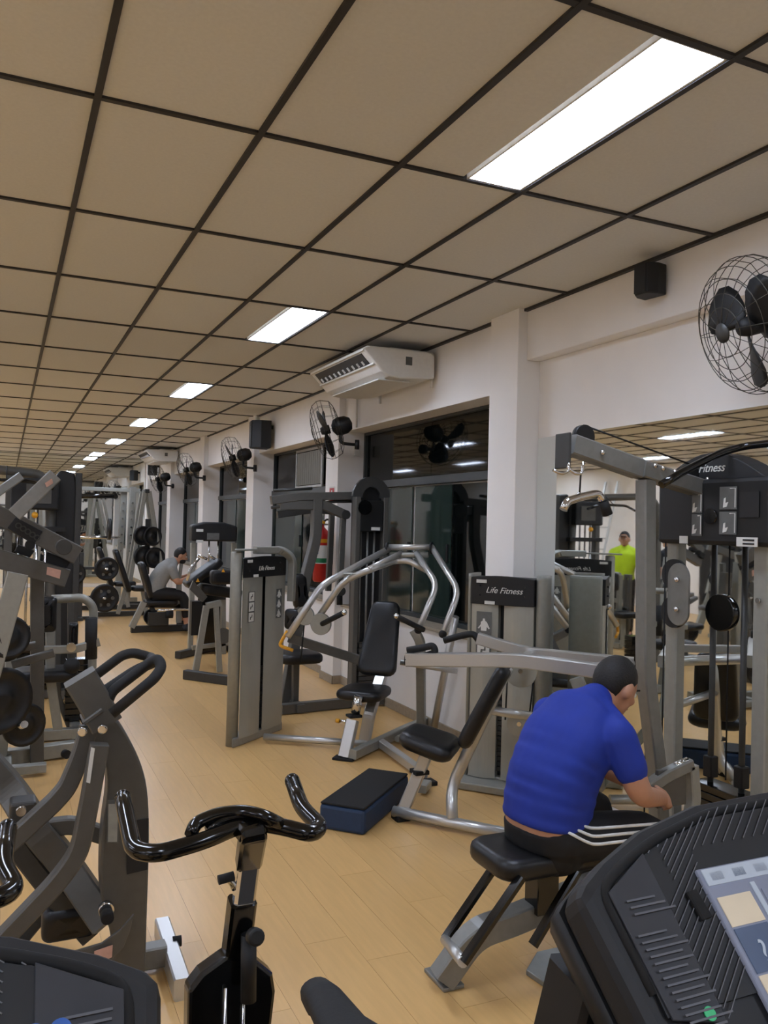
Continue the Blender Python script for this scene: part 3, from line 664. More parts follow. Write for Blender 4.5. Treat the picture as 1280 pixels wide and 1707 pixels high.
dup(sb, (sb.location.x - .565, sb.location.y - .09, 0), label='black spin bike at the left edge, only its grip showing')

# ---- treadmills at the viewer
CX = .905
def treadmill(label, dx, icons):
    t = thing('treadmill', label, 'treadmill', (CX, 0, 0), 'treadmills beside the viewer')
    nz = Vector((0, -math.sin(PI / 4), math.cos(PI / 4))); ey = Vector((0, math.cos(PI / 4), math.sin(PI / 4)))
    def sym(L, k=0): return [Vector(p) for p in L] + [Vector((2 * CX - p[0], p[1], p[2])) for p in reversed(L)]
    outer = sym([(0.523, 0.486, 1.234), (0.513, 0.56, 1.308), (0.502, 0.64, 1.388), (0.515, 0.647, 1.395), (0.546, 0.659, 1.407), (0.607, 0.676, 1.424), (0.697, 0.689, 1.437), (0.808, 0.691, 1.439)])
    body = slab('console', [p for p in outer], .045, 'plastic_grey', t, nz, .012)
    # swollen shell behind the console
    cen = sum(outer, Vector()) / len(outer)
    rings = [[cen + (p - cen) * s - nz * d for p in outer] for s, d in ((.995, .045), (1.0, .06), (.95, .1), (.8, .14), (.4, .16))]
    MB().loft(rings).build('console_shell', 'plastic', body)
    def rim(L, o): return [Vector(p) + nz * o for p in L]
    g = [(0.534, 0.573, 1.321), (0.528, 0.639, 1.387), (0.562, 0.652, 1.4), (0.616, 0.666, 1.414), (0.705, 0.679, 1.427), (0.805, 0.68, 1.428)]
    tube('groove', rim(sym(g), -.001), .0055, 'rubber', body, 8, .02)
    slab('overlay', rim(sym([(0.535, 0.559, 1.307), (0.532, 0.636, 1.384), (0.593, 0.656, 1.404), (0.699, 0.674, 1.422), (0.8, 0.675, 1.423)]), .004), .003, 'gloss_black' if 0 else 'plastic', body, nz)
    for side in (0, 1):
        L = [(0.538, 0.557, 1.305), (0.531, 0.636, 1.384), (0.591, 0.657, 1.405), (0.593, 0.554, 1.302), (0.591, 0.548, 1.296)]
        ov = slab('text_panel', rim([Vector((2 * CX - p[0], p[1], p[2])) if side else Vector(p) for p in L], .006), .003, 'overlay', body, nz, .001)
        a = Vector(L[1]); b = Vector(L[2])
        for r in range(22):
            if r in (3, 4) or (side and icons and not -1 < r < 3): continue
            y = -.012 - .0062 * r
            w = .034 + .004 * ((r * 7) % 5); x = .52 + .012 + (.001 * r)
            p = Vector((x + (.012 if r < 3 else .002), a.y, a.z)) + ey * y + nz * .0085
            if side: p.x = 2 * CX - p.x - w + (.004 if icons else 0)
            MB().box(p + EX * (w / 2), (w, .0018, .0006), (EX, ey, nz)).build('print_line', 'print', ov)
        if side and icons:
            for i, (c1, c2) in enumerate((('blue_ink', 'green'), ('blue_ink', 'green'))):
                p = Vector((2 * CX - .592 + .017 * i, a.y, a.z)) + ey * -.019 + nz * .009
                MB().lathe([(.0, 0), (.0075, 0), (.0075, .001)], p, nz, 20).build('map_icon', c1, ov); MB().lathe([(.0, 0), (.0045, 0), (.0045, .001)], p + nz * .001 + EX * (.003 - .006 * i) - ey * .003, nz, 12).build('map_icon', c2, ov)
        for k in range(20):
            x0 = .585 + .0125 * k
            y1 = -.03 - .0118 * k if k < 30 else 0
            # diagonal ribs: upper end on the arch, lower end along the text panel
            up_ = Vector((0.624, 0.665, 1.413)); 
            xa = .60 + .0145 * k; top = up_ + ey * min(.022, -.01 + .0042 * k)
            p1 = Vector((xa, top.y, top.z)) + nz * .0055
            L_ = max(.004, min((xa - .612) / .8, .15 if k < 7 else .06))
            p2 = p1 + (EX * -.113 + ey * -.085).normalized() * L_
            if side: p1.x, p2.x = 2 * CX - p1.x, 2 * CX - p2.x
            MB().bar([p1, p2], .0009, .001, 0, nz, .0001).build('rib', 'overlay_text', body)
        for k in range(13):
            pa = Vector((0.59, 0.618, 1.366)) + (Vector((0.595, 0.55, 1.298)) - Vector((0.59, 0.618, 1.366))) * (k / 12); pb = pa + (EX * .113 + ey * .085).normalized() * .075
            pa, pb = pa + nz * .0055, pb + nz * .0055
            if side: pa.x, pb.x = 2 * CX - pa.x, 2 * CX - pb.x
            MB().bar([pa, pb], .0009, .001, 0, nz, .0001).build('rib', 'overlay_text', body)
        sp = Vector((0.624, 0.626, 1.374)); sp2 = Vector((0.626, 0.607, 1.355))
        if side: sp.x, sp2.x = 2 * CX - sp.x, 2 * CX - sp2.x
        MB().bar([sp + nz * .006, sp2 + nz * .006], .014, .006, .01, nz).build('headphone_slot', 'rubber', body)
        ld = Vector((0.577, 0.555, 1.303))
        if side: ld.x = 2 * CX - ld.x
        MB().lathe([(0, 0), (.006, 0), (.006, .001)], ld + nz * .007, nz, 14).build('led', 'led_green', body)
    scr = [(0.642, 0.639, 1.387), (0.752, 0.641, 1.389), (0.641, 0.552, 1.3)]
    p0 = Vector(scr[0]); w = 2 * (CX - p0.x); h = .155
    s = slab('screen', [p0 + nz * .008, p0 + EX * w + nz * .008, p0 + EX * w - ey * h + nz * .008, p0 - ey * h + nz * .008], .006, 'screen', body, nz, .002)
    def tile(a, b, c, d, m): slab('screen_tile', [p0 + EX * x - ey * y + nz * .0095 for x, y in ((a, b), (c, b), (c, d), (a, d))], .001, m, s, nz)
    tile(.004, .002, w - .004, .018, 'screen_white'); tile(.006, .03, .05, .058, 'screen_cream'); tile(.006, .06, .05, .1, 'screen_blue'); tile(.006, .102, .05, .13, 'screen_cream'); tile(.006, .134, .05, .153, 'screen_cream')
    tile(.056, .022, .062, .153, 'screen_white'); tile(.066, .03, w - .01, .15, 'screen_white' if 0 else 'screen')
    for i in range(5): tile(.012 + .03 * i, .006, .028 + .03 * i, .014, 'screen_blue' if i % 2 else 'screen')
    text('screen_symbol', '?', p0 + EX * .022 - ey * .094 + nz * .0105, EX, ey, .03, 'screen_white', s, .0003)
    # uprights, rails and deck
    for sx in (-1, 1):
        x = CX + sx * .36
        up_ = bar('upright', [(CX + sx * .33, .7, 1.27), (CX + sx * .38, .76, .9), (CX + sx * .40, .78, .2)], .07, .08, 'plastic', t, .1, (1, 0, 0))
        tube('handrail', [(CX + sx * .40, .6, 1.22), (CX + sx * .42, .3, 1.0), (CX + sx * .42, -.05, .98)], .022, 'foam', t, 12, .08)
        box('side_rail', (x, -.1, .17), (.1, 1.7, .07), 'plastic_grey', t, .015)
        for y in (-.85, .7): cyl('foot', (x, y, 0), (x, y, .14), .03, 'rubber', t)
    MB().prism([(-.42, .05), (-.42, .24), (-.2, .3), (.2, .3), (.42, .24), (.42, .05)], (CX, .64, 0), EX, EZ, .34).build('motor_hood', 'plastic_grey', t, .02)
    box('running_belt', (CX, -.12, .17), (.6, 1.6, .04), 'rubber', t, .015); box('deck_frame', (CX, -.1, .12), (.66, 1.6, .07), 'plastic', t)
    bar('cross_support', [(CX - .38, .68, 1.16), (CX + .38, .68, 1.16)], .08, .06, 'plastic', t)
    return t
treadmill('dark treadmill console with lit touch screen in the lower right corner', 0, False)
t2 = treadmill('dark treadmill console with blue and green icons in the lower left corner', 0, True)
t2.location = (CX - 1.19, 0, 0)

# ---------------------------------------------------------------- plate-loaded row machine, left foreground
d = thing('plate_loaded_row_machine', 'grey plate-loaded rowing machine with double foam loop handles in left foreground', 'gym machine', (.35, 3.2, 0))
body = [(0.281, 3.17, 0.996), (0.373, 3.17, 1.03), (0.421, 3.17, 0.961), (0.475, 3.17, 0.851), (0.504, 3.17, 0.743), (0.514, 3.17, 0.547), (0.512, 3.17, 0.328), (0.513, 3.17, -0.028), (0.415, 3.17, -0.008), (0.4, 3.17, 0.216), (0.349, 3.17, 0.354), (0.344, 3.17, 0.602), (0.367, 3.17, 0.783), (0.339, 3.17, 0.905), (0.301, 3.17, 0.949)]
for _ in range(2): body = [p for i in range(len(body)) for p in (lerp(body[i], body[(i + 1) % len(body)], .25), lerp(body[i], body[(i + 1) % len(body)], .75))]
slab('column', [Vector(p) + Vector((0, -.05, 0)) for p in body], .1, 'grey_paint', d, (0, -1, 0), .008)
c0 = slab('sticker', [Vector(p) + Vector((0, -.055, 0)) for p in ((0.361, 3.17, 0.728), (0.403, 3.17, 0.723), (0.403, 3.17, 0.571), (0.363, 3.17, 0.576))], .002, 'sticker_grey', d, (0, -1, 0))
slab('sticker_print', [Vector(p) + Vector((0, -.057, 0)) for p in ((0.365, 3.17, 0.714), (0.399, 3.17, 0.711), (0.398, 3.17, 0.576), (0.367, 3.17, 0.58))], .001, 'sticker_pale', c0, (0, -1, 0))
slab('sticker', [Vector(p) + Vector((0, -.055, 0)) for p in ((0.426, 3.17, 0.642), (0.507, 3.17, 0.645), (0.508, 3.17, 0.46), (0.436, 3.17, 0.453))], .002, 'ink', d, (0, -1, 0))
bar('handle_bracket', [(0.249, 3.06, 1.182), (0.29, 3.06, 1.114), (0.341, 3.06, 1.016)], .11, .1, 'grey_paint', d, .03, (0, 1, 0))
bar('bracket_flange', [(0.263, 3.06, 1.032), (0.323, 3.06, 1.074)], .016, .12, 'grey_paint', d, .01, (0, 1, 0))
tube('foam_handle', [(0.303, 3.3, 1.124), (0.421, 3.3, 1.213), (0.461, 3.3, 1.221), (0.528, 3.3, 1.2), (0.503, 3.06, 1.221), (0.437, 3.06, 1.196), (0.322, 3.06, 1.12), (0.272, 3.06, 1.129)], .019, 'foam', d, 12, .05)
tube('foam_handle', [(0.34, 3.03, 1.087), (0.354, 3.03, 1.13), (0.482, 3.03, 1.226), (0.505, 3, 1.243), (0.513, 2.97, 1.218), (0.487, 2.95, 1.185), (0.347, 2.95, 1.071)], .019, 'foam', d, 12, .05)
for q in ((0.263, 3, 1.009), (0.326, 2.99, 1.015)):
    cyl('bolt', Vector(q), Vector(q) + Vector((-.006, -.02, 0)), .016, 'chrome', d, 12, .004)
bar('lever_arm', [(0.285, 3.06, 1.006), (0.264, 3.06, 0.916), (0.221, 3.06, 0.805), (0.184, 3.06, 0.762), (0.052, 3.06, 0.643), (-0.054, 3.06, 0.563)], .06, .055, 'grey_paint', d, .1, (0, 1, 0))
bar('lever_arm', [(0.314, 2.98, 0.965), (0.289, 2.98, 0.785), (0.26, 2.98, 0.608), (0.194, 2.98, 0.518), (0.039, 2.98, 0.363), (-0.077, 2.98, 0.255)], .06, .06, 'grey_paint', d, .14, (0, 1, 0))
slab('sticker', [(0.284, 2.944, 0.965), (0.296, 2.944, 0.96), (0.284, 2.944, 0.845), (0.272, 2.944, 0.85)], .002, 'sticker', d, (0, -1, 0))
bar('cross_bar', [(0.136, 3.3, 0.591), (0.259, 3.3, 0.593), (0.371, 3.3, 0.539)], .05, .06, 'grey_paint', d, .03)
bar('diagonal_beam', [(-0.115, 3.45, 0.907), (0.058, 3.45, 0.69), (0.136, 3.3, 0.591), (0.242, 3.3, 0.449), (0.378, 3.17, 0.263)], .1, .09, 'grey_paint', d, .06, (0, 1, 0))
box('pivot_block', Vector((0.089, 3.3, 0.662)), (.09, .1, .09), 'grey_dark', d, .01); cyl('pivot_bolt', Vector((0.077, 3.06, 0.744)), Vector((0.077, 3.06, 0.744)) + Vector((0, -.02, 0)), .016, 'chrome', d, 12)
bar('rear_leg', [(0.136, 3.3, 0.596), (0.242, 3.3, 0.449), (0.172, 3.45, 0.22), (0.071, 3.45, 0.103)], .06, .05, 'grey_dark', d, .05, (0, 1, 0))
bar('lower_beam', [(0.056, 3.3, 0.562), (0.204, 3.3, 0.345), (0.335, 3.3, 0.168)], .07, .06, 'grey_dark', d, .03, (0, 1, 0))
pad('chest_pad', Vector((0.259, 3.3, 0.237)), (EX, EZ, EY), (.19, .12, .09), 'vinyl', d)
pt = [(0.149, 3.06, 0.267), (0.252, 3.06, 0.28), (0.34, 3.06, 0.291), (0.401, 3.06, 0.328), (0.443, 3.06, 0.372)]
pb = [(0.43, 3.06, 0.313), (0.411, 3.06, 0.264), (0.352, 3.06, 0.212), (0.254, 3.06, 0.206), (0.139, 3.06, 0.208)]
sh = slab('guard_plate', [Vector(p) + Vector((0, -.09, 0)) for p in pt + pb], .012, 'grey_paint', d, (0, -1, 0), .002)
slab('warning_sticker', [Vector(p) + Vector((0, -.104, 0)) for p in ((0.315, 3.06, 0.277), (0.374, 3.06, 0.287), (0.373, 3.06, 0.246), (0.316, 3.06, 0.231))], .001, 'sticker_pink', sh, (0, -1, 0))
kq = Vector((0.362, 3.06, 0.352)); cyl('lock_knob', kq, kq + Vector((0, -.05, 0)), .022, 'rubber', d, 16, .005); cyl('lock_collar', kq + Vector((0, .02, .01)), kq + Vector((0, -.01, .01)), .026, 'chrome', d, 16)
bar('base_tube', [(0.337, 3.284, 0.06), (0.613, 3.286, 0.06)], .07, .08, 'silver_dk', d)
bar('cross_foot', [(0.643, 3.542, 0.04), (0.631, 3.041, 0.04)], .06, .08, 'silver', d)
cyl('foot_bolt', Vector((0.65, 3.34, 0.07)), Vector((0.683, 3.337, 0.07)), .02, 'rubber', d)
bar('base_tube', [(0.337, 3.284, 0.06), (-0.046, 3.315, 0.06)], .07, .08, 'silver_dk', d)
bar('cross_foot', [(-.2, 2.9, .04), (-.2, 3.5, .04)], .06, .08, 'silver', d)
tube('pull_pin', [(0.052, 3.06, 0.277), (0.068, 3.06, 0.242), (0.098, 3.06, 0.228), (0.123, 3.06, 0.243)], .012, 'chrome', d, 8, .02)

# ================================================================ MACHINES ON THE LEFT
def disc(name, c, axis, r, parent, th=.035, mat='plate'):
    """Weight plate: rimmed disc with a raised hub."""
    return MB().lathe([(.025, -th * .5), (.06, -th * .6), (.065, -th * .3), (r * .8, -th * .3), (r * .84, -th * .5), (r, -th * .45), (r, th * .45), (r * .84, th * .5), (r * .8, th * .3), (.065, th * .3), (.06, th * .6), (.025, th * .5)], c, axis, 32).build(name, mat, parent)

def press_left(label):
    e = thing('plate_loaded_press', label, 'gym machine', (.2, 6.0, 0), 'plate-loaded lever presses')
    bar('lever_arm', [(0.05, 5.6, 1.742), (0.277, 5.6, 1.997)], .09, .06, 'silver_dk', e, .02, (0, 1, 0))
    slab('warning_sticker', [Vector(p) + Vector((0, -.055, 0)) for p in ((0.216, 5.6, 1.942), (0.256, 5.6, 1.973), (0.264, 5.6, 1.944), (0.227, 5.6, 1.916))], .002, 'sticker_pink', e, (0, -1, 0))
    bar('lever_arm', [(-0.183, 6.3, 1.786), (0.094, 6.3, 2.016)], .06, .04, 'silver_dk', e, .02, (0, 1, 0))
    bar('cross_beam', [(-0.241, 5.9, 1.811), (0.019, 5.9, 1.711), (0.449, 5.9, 1.482)], .125, .07, 'grey_paint', e, .05, (0, 1, 0))
    bx_ = MB(); q = [(0.061, 5.9, 1.728), (0.225, 5.9, 1.638), (0.173, 5.9, 1.55), (0.013, 5.9, 1.657)]
    pl = slab('name_plate', [Vector(p) + Vector((0, -.05, 0)) for p in q], .02, 'plastic', e, (0, -1, 0), .003)
    a, b = Vector(q[3]), Vector(q[2]); ex = (b - a).normalized(); ey_ = Vector((-ex.z, 0, ex.x))
    for i in range(5): MB().lathe([(.012, 0), (.02, 0), (.02, .002), (.012, .002)], a + ex * (.045 + .034 * i) + ey_ * .05 + Vector((0, -.071, 0)), (0, -1, 0), 12, False, False).build('worn_letter', 'grey_dark', pl)
    cyl('bumper', Vector((0.339, 5.6, 1.547)), Vector((0.339, 5.6, 1.547)) + Vector((0, -.04, 0)), .05, 'grey_dark', e, 24, .006)
    slab('stop_wedge', [(0.255, 5.9, 1.504), (0.405, 5.9, 1.446), (0.369, 5.9, 1.378), (0.25, 5.9, 1.417)], .08, 'rubber', e, (0, -1, 0), .006)
    slab('stop_wedge', [(0.08, 5.9, 1.549), (0.182, 5.9, 1.511), (0.154, 5.9, 1.464), (0.06, 5.9, 1.502)], .08, 'rubber', e, (0, -1, 0), .006)
    cyl('bolt', Vector((0.144, 5.6, 1.559)), Vector((0.144, 5.6, 1.559)) + Vector((0, -.03, 0)), .03, 'rubber', e, 14)
    bar('main_beam', [(-0.266, 5.9, 1.529), (0.386, 5.9, 1.33)], .12, .08, 'grey_paint', e, .02, (0, 1, 0))
    slab('warning_sticker', [Vector(p) + Vector((0, -.045, 0)) for p in ((0.258, 5.9, 1.409), (0.343, 5.9, 1.386), (0.337, 5.9, 1.33), (0.255, 5.9, 1.358))], .002, 'sticker_pink', e, (0, -1, 0))
    bar('front_leg', [(0.081, 5.6, 1.381), (0.004, 5.6, 1.037), (-0.095, 5.6, 0.604), (-.28, 5.6, .04)], .12, .08, 'platinum', e, .05, (0, 1, 0))
    bar('rear_post', [(0.214, 6.3, 1.341), (0.23, 6.3, 0.818), (.25, 6.3, .03)], .09, .09, 'grey_paint', e, .02, (0, 1, 0))
    bar('rear_post', [(0.035, 6.3, 1.445), (0.069, 6.3, 0.824), (.02, 6.3, .03)], .07, .09, 'platinum', e, .02, (0, 1, 0))
    bar('weight_arm', [(-0.075, 5.9, 0.849), (0.207, 5.9, 0.892)], .06, .05, 'grey_paint', e); bar('weight_arm', [(0.067, 5.9, 0.773), (0.318, 5.9, 0.84)], .06, .05, 'grey_paint', e)
    disc('weight_plate', (0.039, 5.6, 0.992), (.35, -.9, .1), .13, e); disc('weight_plate', (0.02, 5.68, 0.959), (.35, -.9, .1), .13, e)
    disc('weight_plate', (0.01, 5.6, 0.605), (.5, -.85, 0), .2, e, .04); disc('weight_plate', (-0.016, 5.67, 0.578), (.5, -.85, 0), .2, e, .04)
    disc('weight_plate', (0.15, 5.9, 0.38), (.4, -.9, 0), .14, e); cyl('weight_horn', (0.115, 5.9, 0.367), Vector((0.142, 5.6, 0.478)) + Vector((0, -.12, 0)), .022, 'chrome', e)
    bar('floor_beam', [(-0.276, 6.273, 0.06), (0.508, 6.463, 0.06)], .09, .1, 'platinum', e); cyl('beam_cap', Vector((0.433, 6.32, 0.06)), Vector((0.447, 6.282, 0.06)), .03, 'rubber', e)
    bar('floor_beam', [(.05, 6.5, .05), (.05, 5.5, .05)], .08, .08, 'platinum', e)
    pad('seat', (-.25, 6.05, .5), (EX, EY, EZ), (.35, .4, .08), 'vinyl', e); bar('seat_post', [(-.25, 6.05, .03), (-.25, 6.05, .47)], .06, .06, 'grey_paint', e, upv=(1, 0, 0))
    bar('floor_beam', [(-.3, 6.05, .05), (.3, 6.05, .05)], .07, .06, 'platinum', e)
    return e
pe = press_left('tall grey plate-loaded press with slanted silver lever arms at the left edge')

f = thing('roller_pad_machine', 'grey tubular machine with black roller pads behind the rowing machine handles', 'gym machine', (.5, 6.9, 0))
tube('arch_tube', [(0.346, 6.95, 1.097), (0.583, 6.95, 1.107), (0.657, 6.95, 1.031), (0.661, 6.95, 0.424), (.73, 6.95, .03)], .033, 'platinum', f, 12, .1)
tube('roller_sleeve', [(0.627, 6.8, 0.963), (0.636, 6.8, 0.647)], .045, 'foam', f, 14)
bar('upright', [(0.337, 6.95, 1.092), (0.355, 6.95, 0.488), (.43, 6.95, .03)], .07, .07, 'platinum', f, .02, (0, 1, 0))
pad('roller_pad', Vector((0.303, 6.8, 0.997)), (EX, EZ, EY), (.15, .27, .13), 'vinyl', f, rnd_=.05)
bar('cross_bar', [(0.24, 6.8, 0.728), (0.516, 6.8, 0.726), (0.694, 6.8, 0.775)], .05, .06, 'platinum', f, .03)
cyl('pivot', Vector((0.486, 6.8, 0.746)), Vector((0.486, 6.8, 0.746)) + Vector((0, -.05, 0)), .035, 'chrome', f)
MB().ball((0.498, 6.8, 0.598), .06, 16).build('roller_ball', 'foam', f); pad('roller_pad', Vector((0.511, 6.95, 0.817)), (EX, EZ, EY), (.07, .19, .1), 'vinyl', f, rnd_=.03)
bar('stack_post', [(0.403, 7.2, 1.068), (0.426, 7.2, 0.296), (.53, 7.2, .03)], .05, .05, 'grey_paint', f, .02, (0, 1, 0)); bar('stack_post', [(0.503, 7.2, 1.067), (0.526, 7.2, 0.289), (.66, 7.2, .03)], .05, .05, 'grey_paint', f, .02, (0, 1, 0))
for k_ in range(10): box('weight_plate', (.58, 7.2, .12 + .05 * k_), (.2, .12, .045), 'gloss_black', f, .004)
bar('top_bar', [(0.385, 7.2, 1.069), (0.521, 7.2, 1.067)], .05, .05, 'grey_paint', f)
pad('seat', (.3, 6.95, .52), (EX, EY, EZ), (.5, .34, .09), 'vinyl', f); bar('floor_beam', [(.3, 6.95, .05), (.82, 6.95, .05)], .08, .08, 'platinum', f); bar('floor_beam', [(.56, 6.9, .05), (.56, 7.35, .05)], .08, .08, 'platinum', f)
bar('seat_post', [(.25, 6.95, .05), (.25, 6.95, .48)], .06, .06, 'platinum', f, upv=(1, 0, 0))

# multi-station cable tower behind
g = thing('multi_station_tower', 'tall dark multi-station cable tower with rounded top left of the aisle', 'gym machine', (.4, 8.7, 0))
tube('top_arch', [(-.9, 8.5, 1.6), (-.88, 8.5, 2.12), (-.7, 8.5, 2.2), (0.275, 8.6, 2.144), (0.374, 8.6, 2.057), (0.393, 8.6, 1.746), (0.417, 8.6, 0.941), (.5, 8.6, .03)], .045, 'grey_paint', g, 12, .12)
bar('post', [(.03, 8.6, .03), (.03, 8.6, 2.15)], .07, .09, 'grey_paint', g, upv=(0, 1, 0)); bar('post', [(-.9, 8.5, .03), (-.9, 8.5, 1.65)], .07, .09, 'grey_paint', g, upv=(0, 1, 0))
MB().prism([(-.1, 0), (.1, 0), (.1, 2.0), (.07, 2.12), (-.06, 2.14), (-.1, 2.08)], (.53, 8.75, .05), EX, EZ, .3).build('stack_shroud', 'plastic', g, .02)
bar('shroud_edge', [(.64, 8.6, .03), (.64, 8.6, 2.17)], .06, .04, 'grey_dark', g, upv=(0, 1, 0)); bar('shroud_edge', [(.42, 8.6, .03), (.42, 8.6, 2.1)], .05, .04, 'grey_dark', g, upv=(0, 1, 0))
box('header', (.25, 8.5, 1.95), (.42, .12, .3), 'plastic', g, .02); box('placard', (.28, 8.435, 1.95), (.22, .006, .18), 'grey_paint', g, 0)
box('cross_panel', (.28, 8.5, 1.62), (.5, .08, .05), 'plastic', g)
for x in (.12, .2, .28, .36): cyl('guide_rod', (x, 8.6, .1), (x, 8.6, 1.8), .012, 'chrome', g, 8)
for k_ in range(12): box('weight_plate', (.24, 8.6, .12 + .05 * k_), (.34, .14, .045), 'gloss_black', g, .004)
bar('base', [(-.9, 8.6, .05), (.66, 8.6, .05)], .12, .08, 'grey_paint', g); bar('base', [(.53, 8.45, .05), (.53, 9.1, .05)], .12, .08, 'grey_paint', g)
MB().ball((.25, 8.42, 1.75), .03, 10).build('knob', 'yellow', g)
tube('pulldown_bar', [(-.35, 8.3, 2.0), (-.2, 8.3, 2.06), (.2, 8.3, 2.06), (.4, 8.3, 2.0)], .016, 'gloss_black', g, 8, .05); cyl('cable', (0, 8.3, 2.07), (0, 8.5, 2.2), .005, 'rubber', g, 6)

# ================================================================ FURTHER ALONG THE HALL
# ---- pec fly machine by the second pillar
l = thing('pec_fly_machine', 'dark grey pec fly machine with tall arched tower by the second pillar', 'gym machine', (2.9, 7.5, 0))
MB().prism([(-.14, 0), (.14, 0), (.14, 2.0)] + [(.14 * math.cos(PI * i / 10), 2.0 + .13 * math.sin(PI * i / 10)) for i in range(11)] + [(-.14, 2.0)], (3.06, 7.5, .03), EX, EZ, .1).build('stack_frame', 'plastic', l, .01)
for x in (2.92, 3.21): bar('tower_post', [(x, 7.42, .02), (x, 7.42, 2.0)], .05, .1, 'grey_paint', l, upv=(0, 1, 0))
MB().sweep([(2.92 + .145 * (1 - math.cos(PI * i / 10)), 7.42, 2.0 + .15 * math.sin(PI * i / 10)) for i in range(11)], [(-.05, -.02), (.05, -.02), (.05, .02), (-.05, .02)], 0, (0, 1, 0), False).build('tower_cap', 'grey_dark', l)
box('header', (3.06, 7.4, 1.82), (.24, .06, .3), 'plastic', l, .01); box('asset_label', (3.1, 7.367, 1.7), (.09, .004, .03), 'sticker', l, 0)
cyl('pulley', (2.98, 7.37, 1.9), (2.98, 7.35, 1.9), .07, 'gloss_black', l, 24)
for x in (2.98, 3.05, 3.12): cyl('guide_rod', (x, 7.44, .1), (x, 7.44, 1.7), .012, 'silver_dk', l, 8)
for k_ in range(12): box('weight_plate', (3.06, 7.42, .1 + .045 * k_), (.2, .12, .04), 'grey_dark', l, .003)
for ch in l.children: ch.location = (.12, -.1, 0)
bar('top_beam', [(3.332, 7.6, 2.03), (2.566, 7.6, 1.99), (2.281, 7.6, 1.945)], .07, .08, 'grey_paint', l, .05)
bar('arm_beam', [(2.365, 7.6, 1.903), (2.813, 7.6, 1.917), (3.029, 7.6, 1.83)], .06, .09, 'grey_paint', l, .05)
bar('arm_beam', [(2.467, 8, 1.815), (2.833, 8, 1.874), (3.068, 8, 1.869)], .06, .07, 'grey_dark', l, .03)
tube('linkage', [(2.283, 7.6, 1.877), (2.937, 7.6, 1.957), (3.191, 7.6, 1.966)], .014, 'grey_dark', l, 8); tube('linkage', [(2.302, 7.6, 2.037), (2.685, 7.6, 2.075)], .014, 'grey_dark', l, 8)
bar('fly_arm', [(3.016, 7.6, 1.83), (2.999, 7.6, 1.054)], .055, .05, 'grey_paint', l, upv=(0, 1, 0)); bar('fly_arm', [(3.049, 8, 1.844), (3.031, 8, 1.05)], .055, .05, 'grey_paint', l, upv=(0, 1, 0))
tube('fly_grip', [(2.999, 7.6, 1.083), (3.002, 7.6, 0.948)], .03, 'foam', l, 10)
for q in ((3.029, 7.6, 1.83), (2.999, 7.6, 1.083)): cyl('joint', Vector(q) + Vector((0, -.05, 0)), Vector(q) + Vector((0, .04, 0)), .045, 'grey_dark', l, 16)
bar('main_post', [(2.737, 7.6, 1.973), (2.741, 7.6, 1.607), (2.637, 7.6, 1.196), (2.546, 7.6, 0.544), (2.413, 7.474, 0.03)], .09, .1, 'grey_paint', l, .12, (0, 1, 0))
pad('backrest', Vector((2.591, 7.6, 1.087)), (EX, Vector((-.12, 0, 1)), EY), (.15, .33, .12), 'vinyl', l, rnd_=.04)
pad('seat', (2.5, 7.35, .5), (EX, EY, EZ), (.4, .4, .09), 'vinyl', l); bar('seat_post', [(2.5, 7.4, .04), (2.5, 7.4, .46)], .06, .06, 'grey_paint', l, upv=(1, 0, 0))
bar('floor_beam', [(2.319, 7.25, 0.05), (3.08, 7.328, 0.05)], .08, .09, 'grey_paint', l); bar('floor_beam', [(2.5, 7.5, .05), (2.5, 7.2, .05)], .08, .07, 'grey_paint', l)

# ---- seated leg press with dark console tower
j = thing('leg_press_machine', 'dark selectorised leg press with black seat beyond the chest press tower', 'gym machine', (2.4, 10.2, 0))
MB().prism([(-.3, 0), (.3, 0), (.3, .2), (.12, .25), (-.12, .25), (-.3, .2)], (2.495, 10.9, 1.474), EX, EZ, .2).build('tower_header', 'plastic', j, .02)
for q in ((2.294, 10.9, 1.612), (2.298, 10.9, 1.471)): box('asset_label', Vector(q) + Vector((0, -.11, 0)), (.09, .005, .035), 'sticker', j, 0)
box('placard', Vector((2.47, 10.9, 1.537)) + Vector((0, -.11, 0)), (.16, .005, .09), 'sticker_grey', j, 0)
for q in ((2.237, 10.9, 1.447), (2.776, 10.9, 1.454)): p = Vector(q); bar('tower_post', [(p.x, p.y, .02), (p.x, p.y, p.z)], .06, .08, 'platinum', j, upv=(0, 1, 0))
p = Vector((2.504, 10.9, 1.451)); box('stack', (p.x, p.y, .55), (.34, .14, 1.0), 'gloss_black', j); 
for dx in (-.06, .06): cyl('guide_rod', (p.x + dx, p.y, 1.0), (p.x + dx, p.y, 1.6), .012, 'chrome', j, 8)
pad('backrest', Vector((2.155, 9.9, 1.118)), (EY, Vector((.8, 0, .6)), Vector((-.6, 0, .8))), (.36, .5, .1), 'vinyl', j)
pad('seat', Vector((2.363, 9.9, 0.902)), (EY, Vector((1, 0, -.15)), Vector((.15, 0, 1))), (.36, .5, .12), 'vinyl', j)
pad('side_pad', Vector((2.305, 9.5, 1.094)), (EX, EZ, EY), (.3, .16, .14), 'vinyl', j)
for q in ((1.995, 9.5, 1.068), (2.281, 9.5, 1.177)): MB().prism([(-.02, -.02), (.02, -.02), (0, .02)], Vector(q) + Vector((0, -.09, 0)), EX, EZ, .004).build('warning_sticker', 'yellow', j)
